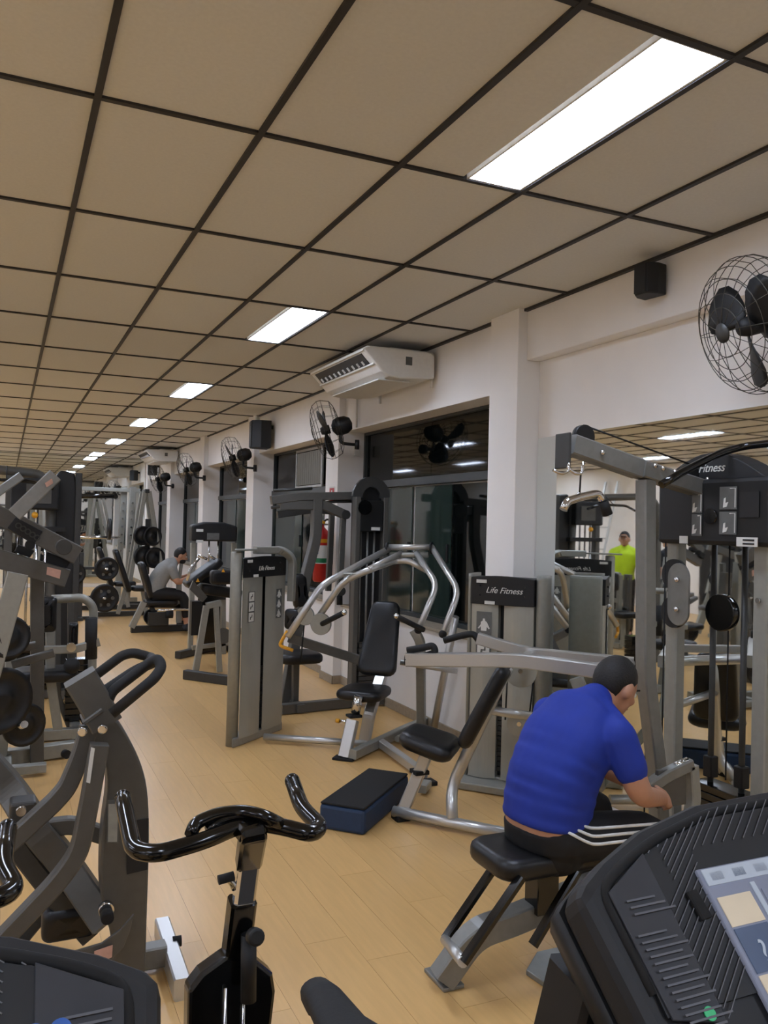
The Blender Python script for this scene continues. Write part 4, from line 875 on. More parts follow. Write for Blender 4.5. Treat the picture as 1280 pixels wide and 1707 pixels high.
tube('side_handle', [(1.894, 9.5, 1.055), (1.93, 9.5, 1.204), (2.022, 9.5, 1.313)], .018, 'chrome', j, 8, .04); tube('side_handle', [(2.008, 9.5, 1.347), (2.112, 9.5, 1.3)], .016, 'chrome', j, 8); tube('side_handle', [(2.124, 9.5, 1.355), (2.201, 9.5, 1.301)], .016, 'chrome', j, 8)
slab('side_guard', [(1.962, 9.5, 1.054), (2.131, 9.5, 0.869), (2.078, 9.5, 0.808), (1.924, 9.5, 0.959)], .05, 'grey_paint', j, (0, -1, 0), .005)
bar('leg', [(2.018, 9.5, 0.033), (2.12, 9.5, 0.766)], .07, .06, 'platinum', j, upv=(0, 1, 0)); bar('leg', [(2.294, 9.5, 0.006), (2.23, 9.5, 0.764)], .06, .05, 'platinum', j, upv=(0, 1, 0)); bar('leg', [(2.428, 9.9, 0.146), (2.409, 9.9, 0.794)], .06, .05, 'platinum', j, upv=(0, 1, 0))
bar('floor_foot', [(1.847, 9.214, 0.05), (2.215, 8.736, 0.05)], .08, .1, 'grey_dark', j); bar('floor_foot', [(2.012, 10.557, 0.05), (2.529, 11.047, 0.05), (2.875, 11.068, 0.05)], .08, .09, 'grey_dark', j, .03)
cyl('cam', Vector((2.324, 9.5, 0.418)) + Vector((0, -.02, 0)), Vector((2.324, 9.5, 0.418)) + Vector((0, .02, 0)), .09, 'grey_paint', j, 24)
box('stack_cover', Vector((2.085, 9.9, 0.586)), (.12, .12, .4), 'plastic', j); bar('sled_rail', [(2.053, 9.9, 0.233), (2.512, 9.9, 0.273)], .05, .05, 'platinum', j)
bar('seat_beam', [(2.12, 9.5, 0.766), (2.285, 9.5, 0.798)], .07, .07, 'platinum', j)

# ---- leg extension the bearded man sits on
s = thing('leg_extension_bench', 'dark leg extension bench the bearded man sits on', 'gym machine', (2.3, 13.2, 0))
bar('floor_beam', [(1.8, 13.223, 0.05), (2.663, 13.251, 0.05)], .1, .1, 'grey_dark', s)
bar('leg', [(1.764, 12.9, 0.118), (1.936, 12.9, 0.491)], .09, .07, 'platinum', s, upv=(0, 1, 0)); bar('leg', [(2.19, 13.2, 0.125), (2.071, 13.2, 0.461)], .07, .07, 'grey_dark', s, upv=(0, 1, 0))
pad('seat', Vector((2.235, 13.2, 0.459)), (EY, EX, EZ), (.36, .5, .09), 'vinyl', s); pad('backrest', Vector((1.999, 13.2, 0.795)), (EY, Vector((-.3, 0, 1)), Vector((1, 0, .3))), (.34, .6, .09), 'vinyl', s)
bar('arm_post', [(2.52, 13.2, 0.135), (2.502, 13.2, 0.773)], .08, .07, 'platinum', s, upv=(0, 1, 0)); bar('arm_post', [(2.502, 13.2, 0.773), (2.539, 13.2, 1.102)], .05, .05, 'platinum', s, upv=(0, 1, 0))
tube('chrome_bar', [(2.134, 12.9, 0.361), (2.475, 12.9, 0.373), (2.621, 12.9, 0.37)], .022, 'chrome', s, 8); tube('roller', [(2.261, 12.9, 0.304), (2.369, 12.9, 0.302)], .06, 'foam', s, 12)
disc('weight_plate', (2.096, 13.2, 0.239), (.2, -1, 0), .12, s); box('stack', Vector((2.187, 13.2, 0.218)), (.3, .3, .2), 'grey_dark', s)
bar('cross_beam', [(1.964, 13.2, 0.426), (2.531, 13.2, 0.398)], .07, .07, 'grey_dark', s)

# ---- incline benches and racks with plates down the aisle
for (nm, lab, q, ang) in (('incline_bench', 'black incline bench nearest behind the bearded man', (1.867, 15.427, 0), 0.), ('incline_bench', 'black incline bench left of the one behind the bearded man', (1.7, 16.6, 0), .1)):
    p = Vector(q); b = thing(nm, lab, 'bench', p, 'incline benches')
    bar('floor_beam', [p + Vector((-.4, 0, .05)), p + Vector((.7, .1, .05))], .09, .08, 'grey_dark', b)
    bar('post', [p + Vector((0, 0, .05)), p + Vector((.12, 0, .5))], .07, .07, 'platinum', b, upv=(0, 1, 0)); bar('post', [p + Vector((.5, 0, .05)), p + Vector((.42, 0, .45))], .07, .07, 'platinum', b, upv=(0, 1, 0))
    pad('seat', p + Vector((.42, 0, .5)), (EY, EX, EZ), (.34, .4, .09), 'vinyl', b); pad('backrest', p + Vector((.05, 0, .82)), (EY, Vector((-.35, 0, 1)), Vector((1, 0, .35))), (.32, .8, .09), 'vinyl', b)
def plate_rack(label, base, n, rads):
    p = Vector(base); r = thing('plate_tree', label, 'weight rack', p, 'racks holding black weight plates')
    bar('post', [p, p + EZ * 1.15], .08, .08, 'grey_dark', r, upv=(0, 1, 0)); bar('floor_foot', [p + Vector((-.3, 0, .03)), p + Vector((.3, 0, .03))], .08, .05, 'grey_dark', r); bar('floor_foot', [p + Vector((0, -.25, .03)), p + Vector((0, .25, .03))], .08, .05, 'grey_dark', r)
    for (dx, z, rr) in rads:
        c = p + Vector((dx, -.2, z)); h_ = cyl('horn', p + Vector((dx * .8, 0, z)), c + Vector((0, -.06, 0)), .02, 'chrome', r)
        d_ = disc('weight_plate', c, (.15, -1, 0), rr, r); disc('weight_plate', c + Vector((.0, .06, 0)), (.15, -1, 0), rr * .95, r)
        for i in range(6):
            a = 2 * PI * i / 6; cyl('grip_hole', c + Vector((math.cos(a) * rr * .55, -.016, math.sin(a) * rr * .55)), c + Vector((math.cos(a) * rr * .55, -.022, math.sin(a) * rr * .55)), rr * .13, 'grey_paint', d_, 10)
        bar('arm', [p + Vector((0, 0, z)), p + Vector((dx * .9, 0, z))], .05, .05, 'grey_dark', r)
plate_rack('low rack with a big holed black weight plate at the aisle edge', (1.2, 15.1, 0), 2, ((.38, .38, .24), (.4, .88, .2), (-.12, .8, .19)))
plate_rack('weight rack with black plates left of the aisle end', (.9, 16.4, 0), 2, ((.1, .4, .2), (.1, .85, .18), (-.15, .8, .18)))

# A-frame rack with plates by the windows
a = thing('squat_rack', 'grey A-frame squat rack hung with black plates by the far pillars', 'squat rack', (2.6, 17.1, 0))
for sx in (0, 1):
    y = 16.95 + sx * .4
    bar('frame_leg', [(2.2, y, .02), (2.5, y, 2.3)], .08, .08, 'platinum', a, upv=(0, 1, 0)); bar('frame_leg', [(3.0, y, .02), (2.58, y, 2.3)], .08, .08, 'platinum', a, upv=(0, 1, 0))
    bar('floor_beam', [(2.15, y, .04), (3.05, y, .04)], .08, .08, 'grey_dark', a)
bar('top_bar', [(2.54, 16.9, 2.3), (2.54, 17.4, 2.3)], .08, .08, 'grey_dark', a); bar('cross_beam', [(2.2, 16.95, .1), (2.2, 17.35, .1)], .06, .06, 'grey_dark', a)
for (q, r) in (((2.476, 16.9, 1.419), .19), ((2.661, 16.9, 1.41), .19), ((2.511, 16.9, 1.005), .21), ((2.719, 16.9, 0.983), .21)): disc('weight_plate', q, (.3, -1, 0), r, a, .06); cyl('horn', q, Vector(q) + Vector((0, .2, 0)), .02, 'chrome', a)
box('spine', (2.6, 17.12, 1.2), (.1, .06, 1.1), 'grey_dark', a); bar('spine_foot', [(2.6, 17.12, .7), (2.6, 17.0, .04)], .06, .06, 'grey_dark', a, upv=(1, 0, 0))
# smith machine across the aisle end
m = thing('smith_machine', 'pale grey smith machine with perforated uprights at the end of the aisle', 'smith machine', (1.5, 18.2, 0))
for (t, b) in (((2.282, 18.4, 2.417), (2.211, 18.4, 0.213)), ((2.413, 18, 2.41), (2.355, 18, 0.244))):
    t, b = Vector(t), Vector(b); b = b + (t - b) * ((.02 - b.z) / (t.z - b.z)); u_ = bar('upright', [b, t], .12, .1, 'platinum', m, upv=(0, 1, 0))
    for k_ in range(9): cyl('peg', lerp(b, t, .3 + .07 * k_), lerp(b, t, .3 + .07 * k_) + Vector((0, -.08, 0)), .02, 'chrome', u_, 8)
bar('upright', [(.55, 18.4, .02), (.7, 18.4, 2.35)], .12, .1, 'platinum', m, upv=(0, 1, 0)); bar('upright', [(.85, 18.0, .02), (.7, 18.4, 2.35)], .1, .08, 'platinum', m, upv=(0, 1, 0))
cyl('top_bar', (1.242, 18, 2.178), (2.035, 18, 2.208), .05, 'gloss_black', m, 12); bar('top_rail', [(.65, 18.4, 2.35), (2.6, 18.3, 2.35)], .08, .08, 'platinum', m)
cyl('barbell', (1.289, 18, 1.338), (2.179, 18, 1.353), .03, 'chrome', m, 10); bar('base_rail', [(.55, 18.3, .04), (2.6, 18.3, .04)], .1, .08, 'platinum', m)
for x in (.95, 1.95): disc('weight_plate', (x, 17.9, 1.52), (1, 0, 0), .22, m, .06)
for (t, b) in (((1.76, 18.2, 2.164), (1.964, 18.2, 1.295)), ((1.843, 18.2, 2.167), (2.036, 18.2, 1.296)), ((1.677, 18.2, 2.161), (1.587, 18.2, 1.227))): bar('brace', [t, b], .05, .05, 'platinum', m, upv=(0, 1, 0))

# ================================================================ ON THE WALLS
def wall_fan():
    """Oscillating wall fan at the origin facing -X; mount plate at +X."""
    f = thing('wall_fan', 'x', 'fan', (0, 0, 0), 'black wall fans with wire guards')
    R_ = .31
    g = MB()
    for (r, x) in ((R_, -.06), (R_ * .99, -.02), (R_ * .9, -.115), (R_ * .74, -.145), (R_ * .55, -.165), (R_ * .36, -.178), (R_ * .9, .06), (R_ * .7, .09), (R_ * .45, .105)):
        g.tube([Vector((x, r * math.cos(2 * PI * i / 36), r * math.sin(2 * PI * i / 36))) for i in range(36)], .0022, 5, closed=True)
    for i in range(14):
        a = 2 * PI * i / 14; c_, s_ = math.cos(a), math.sin(a); tw = .12
        g.tube([Vector((x, r * math.cos(a + tw * r / R_), r * math.sin(a + tw * r / R_))) for r, x in ((.04, -.185), (R_ * .36, -.178), (R_ * .55, -.165), (R_ * .74, -.145), (R_ * .9, -.115), (R_, -.06), (R_, -.02), (R_ * .9, .06), (R_ * .7, .09), (R_ * .45, .105), (.07, .11))], .0018, 5, .01)
    o = g.build('guard', 'wire', f); o['kind'] = 'stuff'
    MB().lathe([(0, 0), (.045, 0), (.045, .008), (0, .01)], (-.19, 0, 0), (1, 0, 0), 20).build('badge', 'grey_dark', f)
    for k in range(3):
        a = 2 * PI * k / 3 + .5
        e1 = Vector((0, math.cos(a), math.sin(a))); e2 = Vector((0, -math.sin(a), math.cos(a)))
        rings = []
        for t, w, tw in ((.04, .03, .5), (.09, .07, .5), (.15, .105, .42), (.21, .115, .34), (.26, .09, .28), (.28, .03, .25)):
            d_ = (e2 * math.cos(tw) + EX * math.sin(tw)); nn = e1.cross(d_)
            rings.append([e1 * t + d_ * (w * x) + nn * (y * .004) + Vector((-.05, 0, 0)) + e2 * .02 for x, y in ((-1, 0), (-.5, 1), (.0, 1), (.6, 1), (1, 0), (.6, -1), (0, -1), (-.5, -1))])
        MB().loft(rings).build('blade', 'plastic', f)
    MB().lathe([(.0, -.1), (.035, -.095), (.045, -.06), (.045, -.0), (.03, .0)], (0, 0, 0), (1, 0, 0), 20).build('hub', 'plastic', f)
    MB().lathe([(.03, .02), (.08, .05), (.095, .1), (.09, .17), (.06, .22), (.0, .235)], (0, 0, 0), (1, 0, 0), 20).build('motor', 'plastic', f)
    T_ = Matrix.Translation((.1, 0, 0)) @ Matrix.Rotation(math.radians(-17), 4, 'Y') @ Matrix.Translation((-.06, 0, 0))
    for ch in f.children: ch.data.transform(T_)
    tube('bracket', [(.15, 0, -.04), (.15, 0, -.16), (.3, 0, -.17)], .016, 'plastic', f, 8, .05); cyl('mount', (.3, 0, -.17), (.345, 0, -.17), .05, 'plastic', f, 16)
    return f
wf = wall_fan()
def put(o, loc, rz, label, first=[True]):
    if first[0]: first[0] = False; o.location = loc; o.rotation_euler = (0, 0, rz); o['label'] = label; return o
    return dup(o, loc, rz, label)
put(wf, (3.02, 2.72, 2.70), math.radians(-14), 'black wall fan with three blades nearest the viewer at the right edge')
put(wf, (2.94, 7.95, 2.72), math.radians(-22), 'black wall fan beneath the large air conditioner')
put(wf, (2.94, 11.75, 2.68), math.radians(-22), 'black wall fan just beyond the square wall speaker')
put(wf, (2.94, 15.1, 2.68), math.radians(-22), 'black wall fan between the fourth pillar and the far air conditioner')
put(wf, (2.94, 18.2, 2.64), math.radians(-22), 'small distant wall fan under the far air conditioner')

def speaker(label, c, w, hgt, dep, rz):
    s = thing('wall_speaker', label, 'speaker', c, 'black wall speakers'); s['_w'] = (0, 0, 0)
    MB().prism([(-w / 2, 0), (-w / 2, dep * .55), (-w * .28, dep), (w * .28, dep), (w / 2, dep * .55), (w / 2, 0)], (0, 0, 0), EY, Vector((-1, 0, 0)), hgt).build('cabinet', 'plastic', s, .008)
    MB().box((-dep - .004, 0, 0), (.008, w * .54, hgt * .92)).build('grille', 'plastic_grey', s, .003)
    MB().bar([(0, 0, hgt * .3), (.07, 0, hgt * .3)], .04, .05).build('bracket', 'plastic', s)
    s.rotation_euler = (0, 0, rz); return s
speaker('small black speaker high on the wall above the mirror', (3.325, 3.66, 3.15), .15, .175, .13, .15)
speaker('large black speaker high on the wall above the second window', (3.31, 11.2, 2.95), .3, .38, .26, -.1)
speaker('tiny distant black speaker on the last lintel', (3.3, 20.6, 2.95), .22, .28, .2, 0)

def air_con():
    """Under-ceiling air conditioner, outlet towards -X, back at +X; length along Y."""
    a = thing('air_conditioner', 'x', 'air conditioner', (0, 0, 0), 'white ceiling air conditioners')
    prof = [(-.335, .085), (-.33, .105), (-.3, .122), (-.1, .127), (.3, .125), (.33, .1), (.33, -.09), (.3, -.1), (0, -.125), (-.1, -.115), (-.17, -.08), (-.225, -.025)]
    rings = [[Vector((x * s, y, z * s)) for x, z in prof] for y, s in ((-.66, .96), (-.65, 1), (.65, 1), (.66, .96))]
    MB().loft(rings, True, False).build('casing', 'white_plastic', a, .01)
    dx = Vector((-.11, 0, .11)).normalized(); nx = Vector((1, 0, 1)).normalized()
    o = MB().box((-.281, 0, .03), (.012, 1.14, .11), (nx, EY, dx)).build('outlet', 'ac_dark', a)
    MB().box((-.333, 0, .085), (.02, 1.3, .02)).build('outlet_lip', 'white_plastic', a, .004); MB().box((-.234, 0, -.02), (.02, 1.3, .016)).build('outlet_lip', 'white_plastic', a, .004)
    for k in range(10): MB().box((-.274, -.5 + .11 * k, .0), (.016, .006, .04), (nx, EY, dx)).build('vane', 'white_plastic', o)
    MB().box((.08, -.662, .03), (.06, .004, .07)).build('side_label', 'sticker_grey', a)
    for y in (-.55, .55):
        MB().bar([(-.05, y, .14), (.36, y, .14), (.36, y, -.16)], .03, .025, .01).build('bracket', 'white_plastic', a)
    MB().box((.0, 0, -.128), (.3, 1.1, .012)).build('intake_grille', 'white_plastic', a, .004)
    return a
ac = air_con(); ac.location = (2.99, 6.98, 3.1); ac['label'] = 'large white air conditioner hung under the ceiling over the first window'
dup(ac, (2.99, 18.65, 3.1), label='small distant white air conditioner near the mirrored end wall')

# fire extinguisher with its sign on the second pillar
x_ = thing('fire_extinguisher', 'red fire extinguisher with white label hung on the second pillar', 'fire extinguisher', (3.17, 8.62, 1.1))
MB().lathe([(0, 0), (.07, 0), (.085, .02), (.085, .5), (.07, .56), (.03, .6), (.025, .63), (0, .63)], (3.17, 8.62, 1.1), EZ, 24).build('cylinder', 'red', x_)
for z0, z1, mm in ((1.3, 1.5, 'sticker'), (1.31, 1.36, 'green'), (1.53, 1.57, 'yellow')):
    MB().lathe([(.0862 + (.0008 if mm != 'sticker' else 0), z0), (.0862 + (.0008 if mm != 'sticker' else 0), z1)], (3.17, 8.62, 0), EZ, 24, True, False).build('label_band', mm, x_)
tube('hose', [(3.17, 8.62, 1.74), (3.2, 8.5, 1.8), (3.24, 8.45, 1.7), (3.24, 8.46, 1.3)], .011, 'rubber', x_, 8, .06); bar('valve', [(3.17, 8.55, 1.75), (3.17, 8.7, 1.77)], .03, .03, 'yellow', x_)
box('label_print', (3.105, 8.56, 1.43), (.02, .02, .05), 'blue_ink', x_, 0, (nrm((.73, .68, 0)), nrm((-.68, .73, 0)), EZ))
bar('wall_hook', [(3.17, 8.62, 1.73), (3.284, 8.62, 1.73)], .03, .02, 'alu', x_)
sg = thing('extinguisher_sign', 'red and white fire sign above the extinguisher', 'sign', (3.28, 8.62, 1.8))
box('plate', (3.282, 8.62, 1.98), (.004, .16, .34), 'sticker', sg, 0); box('red_field', (3.279, 8.62, 2.06), (.003, .14, .15), 'red', sg, 0); box('red_field', (3.279, 8.62, 1.88), (.003, .14, .1), 'red', sg, 0)
box('arrow', (3.277, 8.62, 2.06), (.002, .03, .1), 'sticker', sg, 0)
# fan switch and conduit by the second pillar
sw = thing('fan_switch', 'small white switch box with conduit under the fan beneath the air conditioner', 'switch', (3.3, 7.95, 2.4)); 
box('switch_box', (3.5, 8.455, 2.55), (.07, .03, .12), 'white_plastic', sw); cyl('conduit', (3.34, 8.1, 2.76), (3.34, 8.1, 3.15), .012, 'white_plastic', sw, 8)
# louvred panel in the second bay's upper light
lv = thing('louvre_panel', 'pale framed louvre panel in the upper light of the second window', 'panel', (3.56, 9.6, 2.2))
for (y0, y1, z0, z1) in ((9.7, 9.73, 2.22, 2.7), (10.7, 10.73, 2.22, 2.7), (9.7, 10.73, 2.2, 2.23), (9.7, 10.73, 2.68, 2.71)): block('frame_bar', 3.55, 3.575, y0, y1, z0, z1, 'alu', lv, .002)
for k in range(12): block('slat', 3.56, 3.57, 9.74 + .08 * k, 9.74 + .08 * k + .074, 2.24, 2.67, 'gold_blind', lv, 0)

# ================================================================ ACROSS THE HALL (seen in the mirror)
dup(pe, (-1.75, 8.6, 0), PI * .9, 'plate-loaded press with slanted arms across the hall, seen in the mirror')
dup(d, (-1.1, 7.0, 0), PI * .55, 'rowing machine with foam handles across the hall, seen in the mirror')
dup(pe, (-4.2, 10.2, 0), PI * 1.1, 'plate-loaded press near the black opening, seen in the mirror')
dup(f, (-1.3, 9.9, 0), PI * .5, 'roller pad machine in front of the yellow-shirted man, seen in the mirror')
dup(SHOULDER_PRESS, (-2.2, 7.4, 0), PI * .75, 'silver press machine across the hall beside the rowing machine, seen in the mirror')
dup(CHEST_PRESS, (-3.6, 8.2, 0), PI * 1.15, 'silver chest press across the hall before the black doorway, seen in the mirror')
dl = structure(block('door_1', X0 + .001, X0 + .03, 10.8, 13.4, 0, 2.15, 'plastic')); dl['label'] = 'wide black doorway in the far left wall, seen in the mirror'
ld = thing('ladder', 'aluminium ladder leaning on the far white wall, seen in the mirror', 'ladder', (-6.2, 16.2, 0))
for y in (16.0, 16.45): bar('stile', [(-5.9, y, 0), (-6.55, y, 2.95)], .03, .07, 'ladder', ld, upv=(0, 1, 0))
for k_ in range(10): t = .08 + .09 * k_; cyl('rung', (-5.9 - .65 * t, 16.0, 2.95 * t), (-5.9 - .65 * t, 16.45, 2.95 * t), .016, 'ladder', ld, 8)

# ================================================================ PEOPLE
def limb(mb, pts, rad, n=14):
    """Tapered limb through joints with smooth interpolation."""
    P = [Vector(p) for p in pts]; Q = []; R = []
    for i in range(len(P) - 1):
        for k in range(6):
            t = k / 6; Q.append(P[i].lerp(P[i + 1], t)); R.append(rad[i] * (1 - t) + rad[i + 1] * t)
    Q.append(P[-1]); R.append(rad[-1])
    for _ in range(2):
        Q = [Q[0]] + [(Q[i - 1] + Q[i] * 2 + Q[i + 1]) / 4 for i in range(1, len(Q) - 1)] + [Q[-1]]
    rings = []; e = None
    for i, q in enumerate(Q):
        t = (Q[min(i + 1, len(Q) - 1)] - Q[max(i - 1, 0)]).normalized()
        e = t.orthogonal().normalized() if e is None else (e - t * e.dot(t)).normalized(); g = t.cross(e)
        rings.append([q + (e * math.cos(2 * PI * j / n) + g * math.sin(2 * PI * j / n)) * R[i] for j in range(n)])
    mb.loft(rings); mb.ball(Q[0], R[0] * .99, 12); mb.ball(Q[-1], R[-1] * .99, 12); return mb
def trunk(mb, st, lat, grow=0., ripple=0., cut=None, n=28):
    """st: list of (centre, half width, half depth) from pelvis up; rounded-box sections."""
    lat = nrm(lat); S = []
    for i in range(len(st) - 1):
        for k in range(8):
            t = k / 8; t2 = t * t * (3 - 2 * t); a, b = st[i], st[i + 1]
            S.append((Vector(a[0]).lerp(Vector(b[0]), t), a[1] + (b[1] - a[1]) * t2, a[2] + (b[2] - a[2]) * t2))
    S.append((Vector(st[-1][0]), st[-1][1], st[-1][2]))
    C_ = [s[0] for s in S]
    for _ in range(4): C_ = [C_[0]] + [(C_[i - 1] + C_[i] * 2 + C_[i + 1]) / 4 for i in range(1, len(C_) - 1)] + [C_[-1]]
    rings = []
    for i, c in enumerate(C_):
        if cut and not cut[0] <= i / (len(C_) - 1) <= cut[1]: continue
        t = (C_[min(i + 1, len(C_) - 1)] - C_[max(i - 1, 0)]).normalized(); dp = lat.cross(t).normalized(); l2 = t.cross(dp)
        rr = ripple * math.sin(i * 2.1) if .15 < i / len(C_) < .55 else 0
        ring = []
        for j in range(n):
            a = 2 * PI * j / n; ca, sa = math.cos(a), math.sin(a); e = 2.4
            x = abs(ca) ** (2 / e) * (1 if ca > 0 else -1); y = abs(sa) ** (2 / e) * (1 if sa > 0 else -1)
            r_ = rr * (1 + .7 * math.sin(3 * a + i * .7))
            ring.append(c + l2 * (x * (S[i][1] + grow + r_)) + dp * (y * (S[i][2] + grow + r_)))
        rings.append(ring)
    return mb.loft(rings)
def hand(mb, w, d, side, curl=.9):
    """Palm and five bent fingers; w wrist, d pointing direction, side = direction from little finger to thumb."""
    w, d, side = Vector(w), nrm(d), nrm(side); side = (side - d * side.dot(d)).normalized(); dn = d.cross(side).normalized()
    if dn.z > 0: dn = -dn
    pc = w + d * .05
    mb.ball(pc, .042, 12, (1.05, .45, 1.15), (side, dn, d))
    for k, (o, L_) in enumerate(((-.03, .055), (-.01, .07), (.011, .075), (.031, .068))):
        b = pc + d * .038 + side * o; m1 = b + (d * .8 + dn * .5 * curl) * (L_ * .5); m2 = m1 + (d * .2 + dn * .95) * (L_ * .35) * curl; m3 = m2 + (d * -.5 + dn * .6) * (L_ * .3)
        limb(mb, [b, m1, m2, m3], [.0095, .009, .0085, .0075], 8)
    b = w + d * .025 + side * .03; m1 = b + (side * .6 + d * .6 + dn * .3) * .04; m2 = m1 + (d * .9 + dn * .5) * .03
    limb(mb, [b, m1, m2], [.012, .011, .009], 8)
def remeshed(mb, name, mat, parent, vox, smooth=6):
    o = mb.build(name, mat, parent)
    r = o.modifiers.new('remesh', 'REMESH'); r.mode = 'VOXEL'; r.voxel_size = vox; r.use_smooth_shade = True
    s = o.modifiers.new('smooth', 'SMOOTH'); s.iterations = smooth; s.factor = .5
    return o
def person(label, j, top, bottom='trouser', skin='skin', vox=.009, beard=False, cap=False, ripple=0., hem=.12, stripes=False, group=None, bare=0.):
    lat = nrm(j['lat']); hc, hf, hu = Vector(j['head']), nrm(j['hf']), nrm(j['hu']); hl = hf.cross(hu).normalized(); k = j.get('k', 1.0)
    st = [(c, a * k, b * k) for c, a, b in j['trunk']]
    b = MB()
    # body: head, neck, trunk, arms, legs as one surface
    b.ball(hc, .1, 20, (.78, .95, 1.1), (hl, hf, hu)); b.ball(hc + hf * .03 - hu * .055, .07, 16, (.84, .95, .9), (hl, hf, hu)); b.ball(hc + hf * .07 - hu * .095, .03, 12, (1, .9, .8), (hl, hf, hu))
    limb(b, [hc + hf * .088 + hu * .012, hc + hf * .112 - hu * .03], [.009, .016], 8)
    b.ball(hc + hf * .085 + hu * .025, .03, 10, (1.5, .5, .35), (hl, hf, hu))
    for s in (-1, 1): b.ball(hc + hl * (s * .084) - hf * .002 - hu * .014, .034, 12, (.42, .75, 1.1), (hl, hf, hu)); b.ball(hc + hl * (s * .04) + hf * .07 - hu * .03, .022, 10)
    nb = Vector(st[-1][0]); limb(b, [nb - hu * .03, nb, hc - hu * .075 - hf * .02, hc - hu * .02 - hf * .02], [.075 * k, .066 * k, .06, .06])
    trunk(b, st, lat)
    for s in 'RL':
        sh, el, wr = j['sh' + s], j['el' + s], j['wr' + s]
        limb(b, [sh, el, wr], [.06 * k, .048 * k, .032 * k]); limb(b, [nb - hu * .01, sh], [.06, .06 * k])
        hand(b, wr, j.get('hd' + s) or (Vector(wr) - Vector(el)), j.get('th' + s, (0, 0, 1)))
        limb(b, [j['hip' + s], j['kn' + s], j['an' + s]], [.09 * k, .062 * k, .042])
        limb(b, [j['an' + s], Vector(j['an' + s]) + nrm(j['ft']) * .14 - EZ * .05], [.042, .035])
    o = remeshed(b, 'person', skin, None, vox, 5); tag(o, label, 'person', group)
    for s in (-1, 1):
        MB().ball(hc + hl * (s * .033) + hf * .083 + hu * .002, .012, 10).build('eye', 'sticker', o); MB().ball(hc + hl * (s * .033) + hf * .0925 + hu * .002, .0055, 8).build('iris', 'ink', o)
        MB().bar([hc + hl * (s * .018) + hf * .096 + hu * .026, hc + hl * (s * .055) + hf * .08 + hu * .026], .008, .007, 0).build('eyebrow', 'hair', o)
    MB().bar([hc - hl * .022 + hf * .092 - hu * .062, hc + hl * .022 + hf * .092 - hu * .062], .008, .007, 0).build('mouth', 'skin_dark', o)
    # shirt
    t = MB(); trunk(t, st, lat, .009, ripple, (hem, 1.0))
    for s in 'RL':
        sh, el = Vector(j['sh' + s]), Vector(j['el' + s]); limb(t, [nb - hu * .01, sh], [.06, .068 * k]); limb(t, [sh, sh.lerp(el, .56)], [.07 * k, .066 * k])
    limb(t, [Vector(st[-2][0]), nb], [.1 * k, .075])
    remeshed(t, 'shirt', top, o, vox, 7)
    # trousers
    q = MB(); trunk(q, st[:2], lat, .007, 0, (0, .72))
    q.ball(Vector(st[0][0]) - EZ * .02, 1, 18, (st[0][2] + .0, st[0][1] + .0, .1), (lat.cross(EZ).normalized(), lat, EZ))
    for s in 'RL': limb(q, [j['hip' + s], j['kn' + s], Vector(j['kn' + s]).lerp(Vector(j['an' + s]), .86 - bare)], [.1 * k, .076 * k, .06])
    remeshed(q, 'trousers', bottom, o, vox, 6)
    for s in 'RL':
        a = Vector(j['an' + s]); f_ = nrm(j['ft']); g = MB(); limb(g, [a - EZ * .03 - f_ * .03, a + f_ * .15 - EZ * .055], [.05, .042]); limb(g, [a + EZ * .02, a - EZ * .04], [.046, .05])
        for v in g.v: v.z = max(v.z, a.z - .095)
        remeshed(g, 'shoe', 'shoe', o, .01, 3)
    # hair or cap, beard
    h = MB(); h.ball(hc - hf * .014 + hu * .016, .1, 20, (.86, .98, 1.08), (hl, hf, hu))
    keep = []
    for v in h.v:
        d_ = v - hc; y, z = d_.dot(hf), d_.dot(hu)
        x = abs(d_.dot(hl))
        if z < -.085 or (z < .0 + max(0, y) * .9 and y > -.03) or (y > .05 and z < .05): v -= d_ * .17
    h.build('cap' if cap else 'hair', 'shirt_black' if cap else 'hair', o)
    if cap: MB().ball(hc + hf * .12 + hu * .045, .06, 14, (1.1, 1.1, .16), (hl, hf, hu)).build('cap_peak', 'grey_paint', o)
    if beard: MB().ball(hc + hf * .045 - hu * .075, .066, 14, (.95, .92, .75), (hl, hf, hu)).build('beard', 'hair', o)
    if stripes:
        A, B = Vector(j['hipR']), Vector(j['knR']); ax = (B - A).normalized(); sd = Vector(j['lat']).normalized(); sd = (sd - ax * sd.dot(ax)).normalized(); uu = ax.cross(sd); uu = uu if uu.z > 0 else -uu
        for i in range(3):
            a = .05 + .3 * i; pts = []
            for t in range(14):
                f_ = -.06 + 1.0 * t / 13; r_ = (.1 + (.076 - .1) * max(0, f_)) * k + .001; aa = a + (.55 * (1 - min(1, max(0, f_ + .06) / .26)) ** 1.3)
                pts.append(A + (B - A) * f_ + (sd * math.cos(aa) + uu * math.sin(aa)) * r_)
            MB().tube(pts, .006, 6, 0.01).build('stripe', 'stripe', o)
    return o

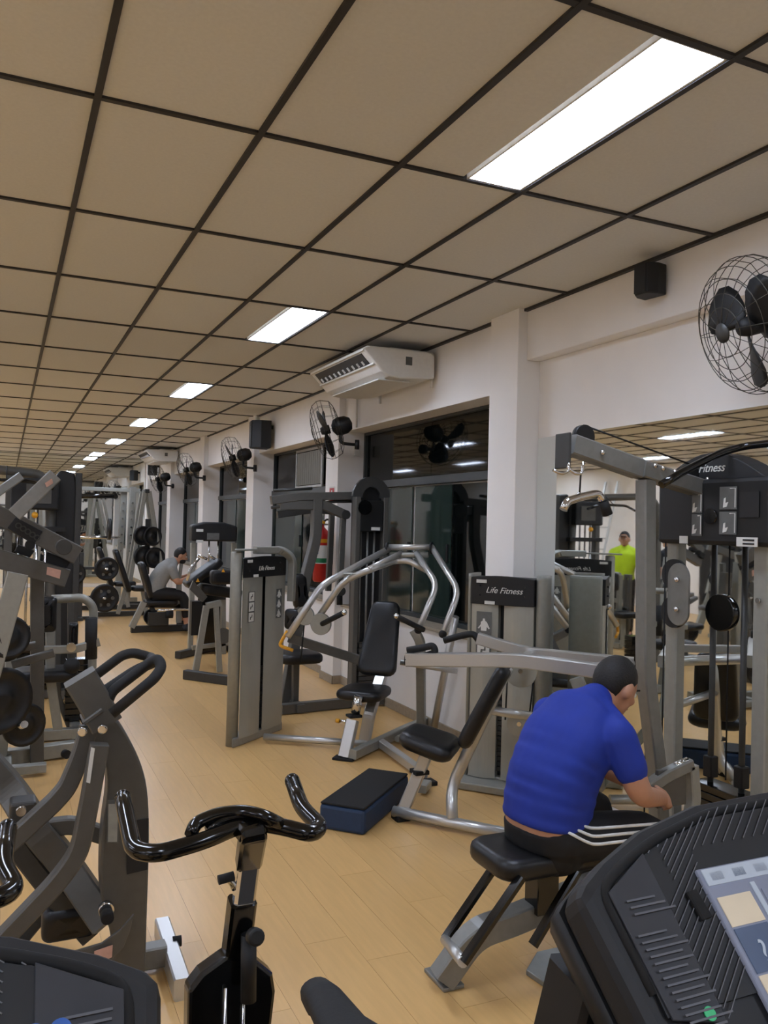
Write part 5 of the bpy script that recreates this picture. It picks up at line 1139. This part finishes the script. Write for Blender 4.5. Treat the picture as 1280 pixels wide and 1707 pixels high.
person('man in a royal blue T-shirt sitting hunched on the cable row seat', dict(
    k=1.0, lat=(.17, -.985, 0), trunk=[((1.985, 2.735, .5), .175, .125), ((1.98, 2.735, .62), .178, .13), ((2.01, 2.74, .75), .182, .132), ((2.085, 2.752, .88), .195, .122), ((2.165, 2.762, .98), .165, .1), ((2.235, 2.768, 1.03), .07, .065)],
    head=(2.355, 2.785, 1.085), hf=(.84, .08, -.52), hu=(.52, .05, .85),
    shR=(2.19, 2.565, .935), elR=(2.235, 2.49, .725), wrR=(2.44, 2.6, .66), shL=(2.13, 2.94, .95), elL=(2.33, 2.99, .74), wrL=(2.47, 2.83, .66), thR=(0, .6, .8), thL=(0, -.6, .8),
    hipR=(1.99, 2.635, .545), knR=(2.4, 2.57, .55), anR=(2.36, 2.56, .105), hipL=(1.99, 2.84, .545), knL=(2.4, 2.93, .55), anL=(2.36, 2.93, .105), ft=(1, 0, 0)),
    'shirt_blue', vox=.008, ripple=.0025, hem=.15, stripes=True)
person('bearded man in a grey T-shirt leaning on his arms beyond the chest press', dict(
    lat=(.1, -1, 0), trunk=[((2.13, 13.2, .56), .17, .13), ((2.13, 13.2, .68), .165, .13), ((2.19, 13.2, .82), .175, .13), ((2.28, 13.2, .96), .19, .12), ((2.36, 13.2, 1.05), .15, .095), ((2.42, 13.2, 1.09), .065, .06)],
    head=(2.52, 13.2, 1.19), hf=(.93, -.12, -.3), hu=(.3, 0, .95),
    shR=(2.37, 13.02, .99), elR=(2.43, 12.96, .77), wrR=(2.63, 13.02, .86), shL=(2.36, 13.38, .99), elL=(2.47, 13.4, .78), wrL=(2.64, 13.22, .87), thR=(0, .6, .8), thL=(0, -.6, .8),
    hipR=(2.16, 13.1, .6), knR=(2.55, 13.0, .58), anR=(2.6, 12.98, .11), hipL=(2.16, 13.3, .6), knL=(2.55, 13.42, .58), anL=(2.6, 13.42, .11), ft=(1, 0, 0)),
    'shirt_grey', vox=.012, beard=True, hem=.1, bare=.2)
def standing(label, x, y, f, top, **kw):
    f = nrm(f); l = Vector((f.y, -f.x, 0)); o = Vector((x, y, 0))
    def p(a, b, z): return o + f * a + l * b + EZ * z
    return person(label, dict(lat=l, trunk=[(p(0, 0, .93), .165, .12), (p(0, 0, 1.05), .15, .115), (p(0, 0, 1.2), .165, .12), (p(0, 0, 1.35), .185, .12), (p(-.01, 0, 1.43), .14, .09), (p(0, 0, 1.49), .065, .06)],
        head=p(.03, 0, 1.62), hf=f, hu=EZ, shR=p(0, .185, 1.39), elR=p(-.02, .25, 1.1), wrR=p(.1, .24, .88), shL=p(0, -.185, 1.39), elL=p(-.02, -.25, 1.1), wrL=p(.1, -.24, .88), hdR=(f.x * .3, f.y * .3, -1), hdL=(f.x * .3, f.y * .3, -1), thR=f, thL=f,
        hipR=p(0, .09, .92), knR=p(.02, .1, .5), anR=p(0, .1, .1), hipL=p(0, -.09, .92), knL=p(.02, -.1, .5), anL=p(0, -.1, .1), ft=f), top, vox=.013, **kw)
standing('man in a bright yellow T-shirt and black cap, seen in the mirror', -2.25, 10.7, (.8, -.6, 0), 'shirt_yellow', cap=True, hem=.02)
standing('person in dark clothes beside the yellow-shirted man, seen in the mirror', -2.5, 9.95, (.2, .95, 0), 'shirt_black')
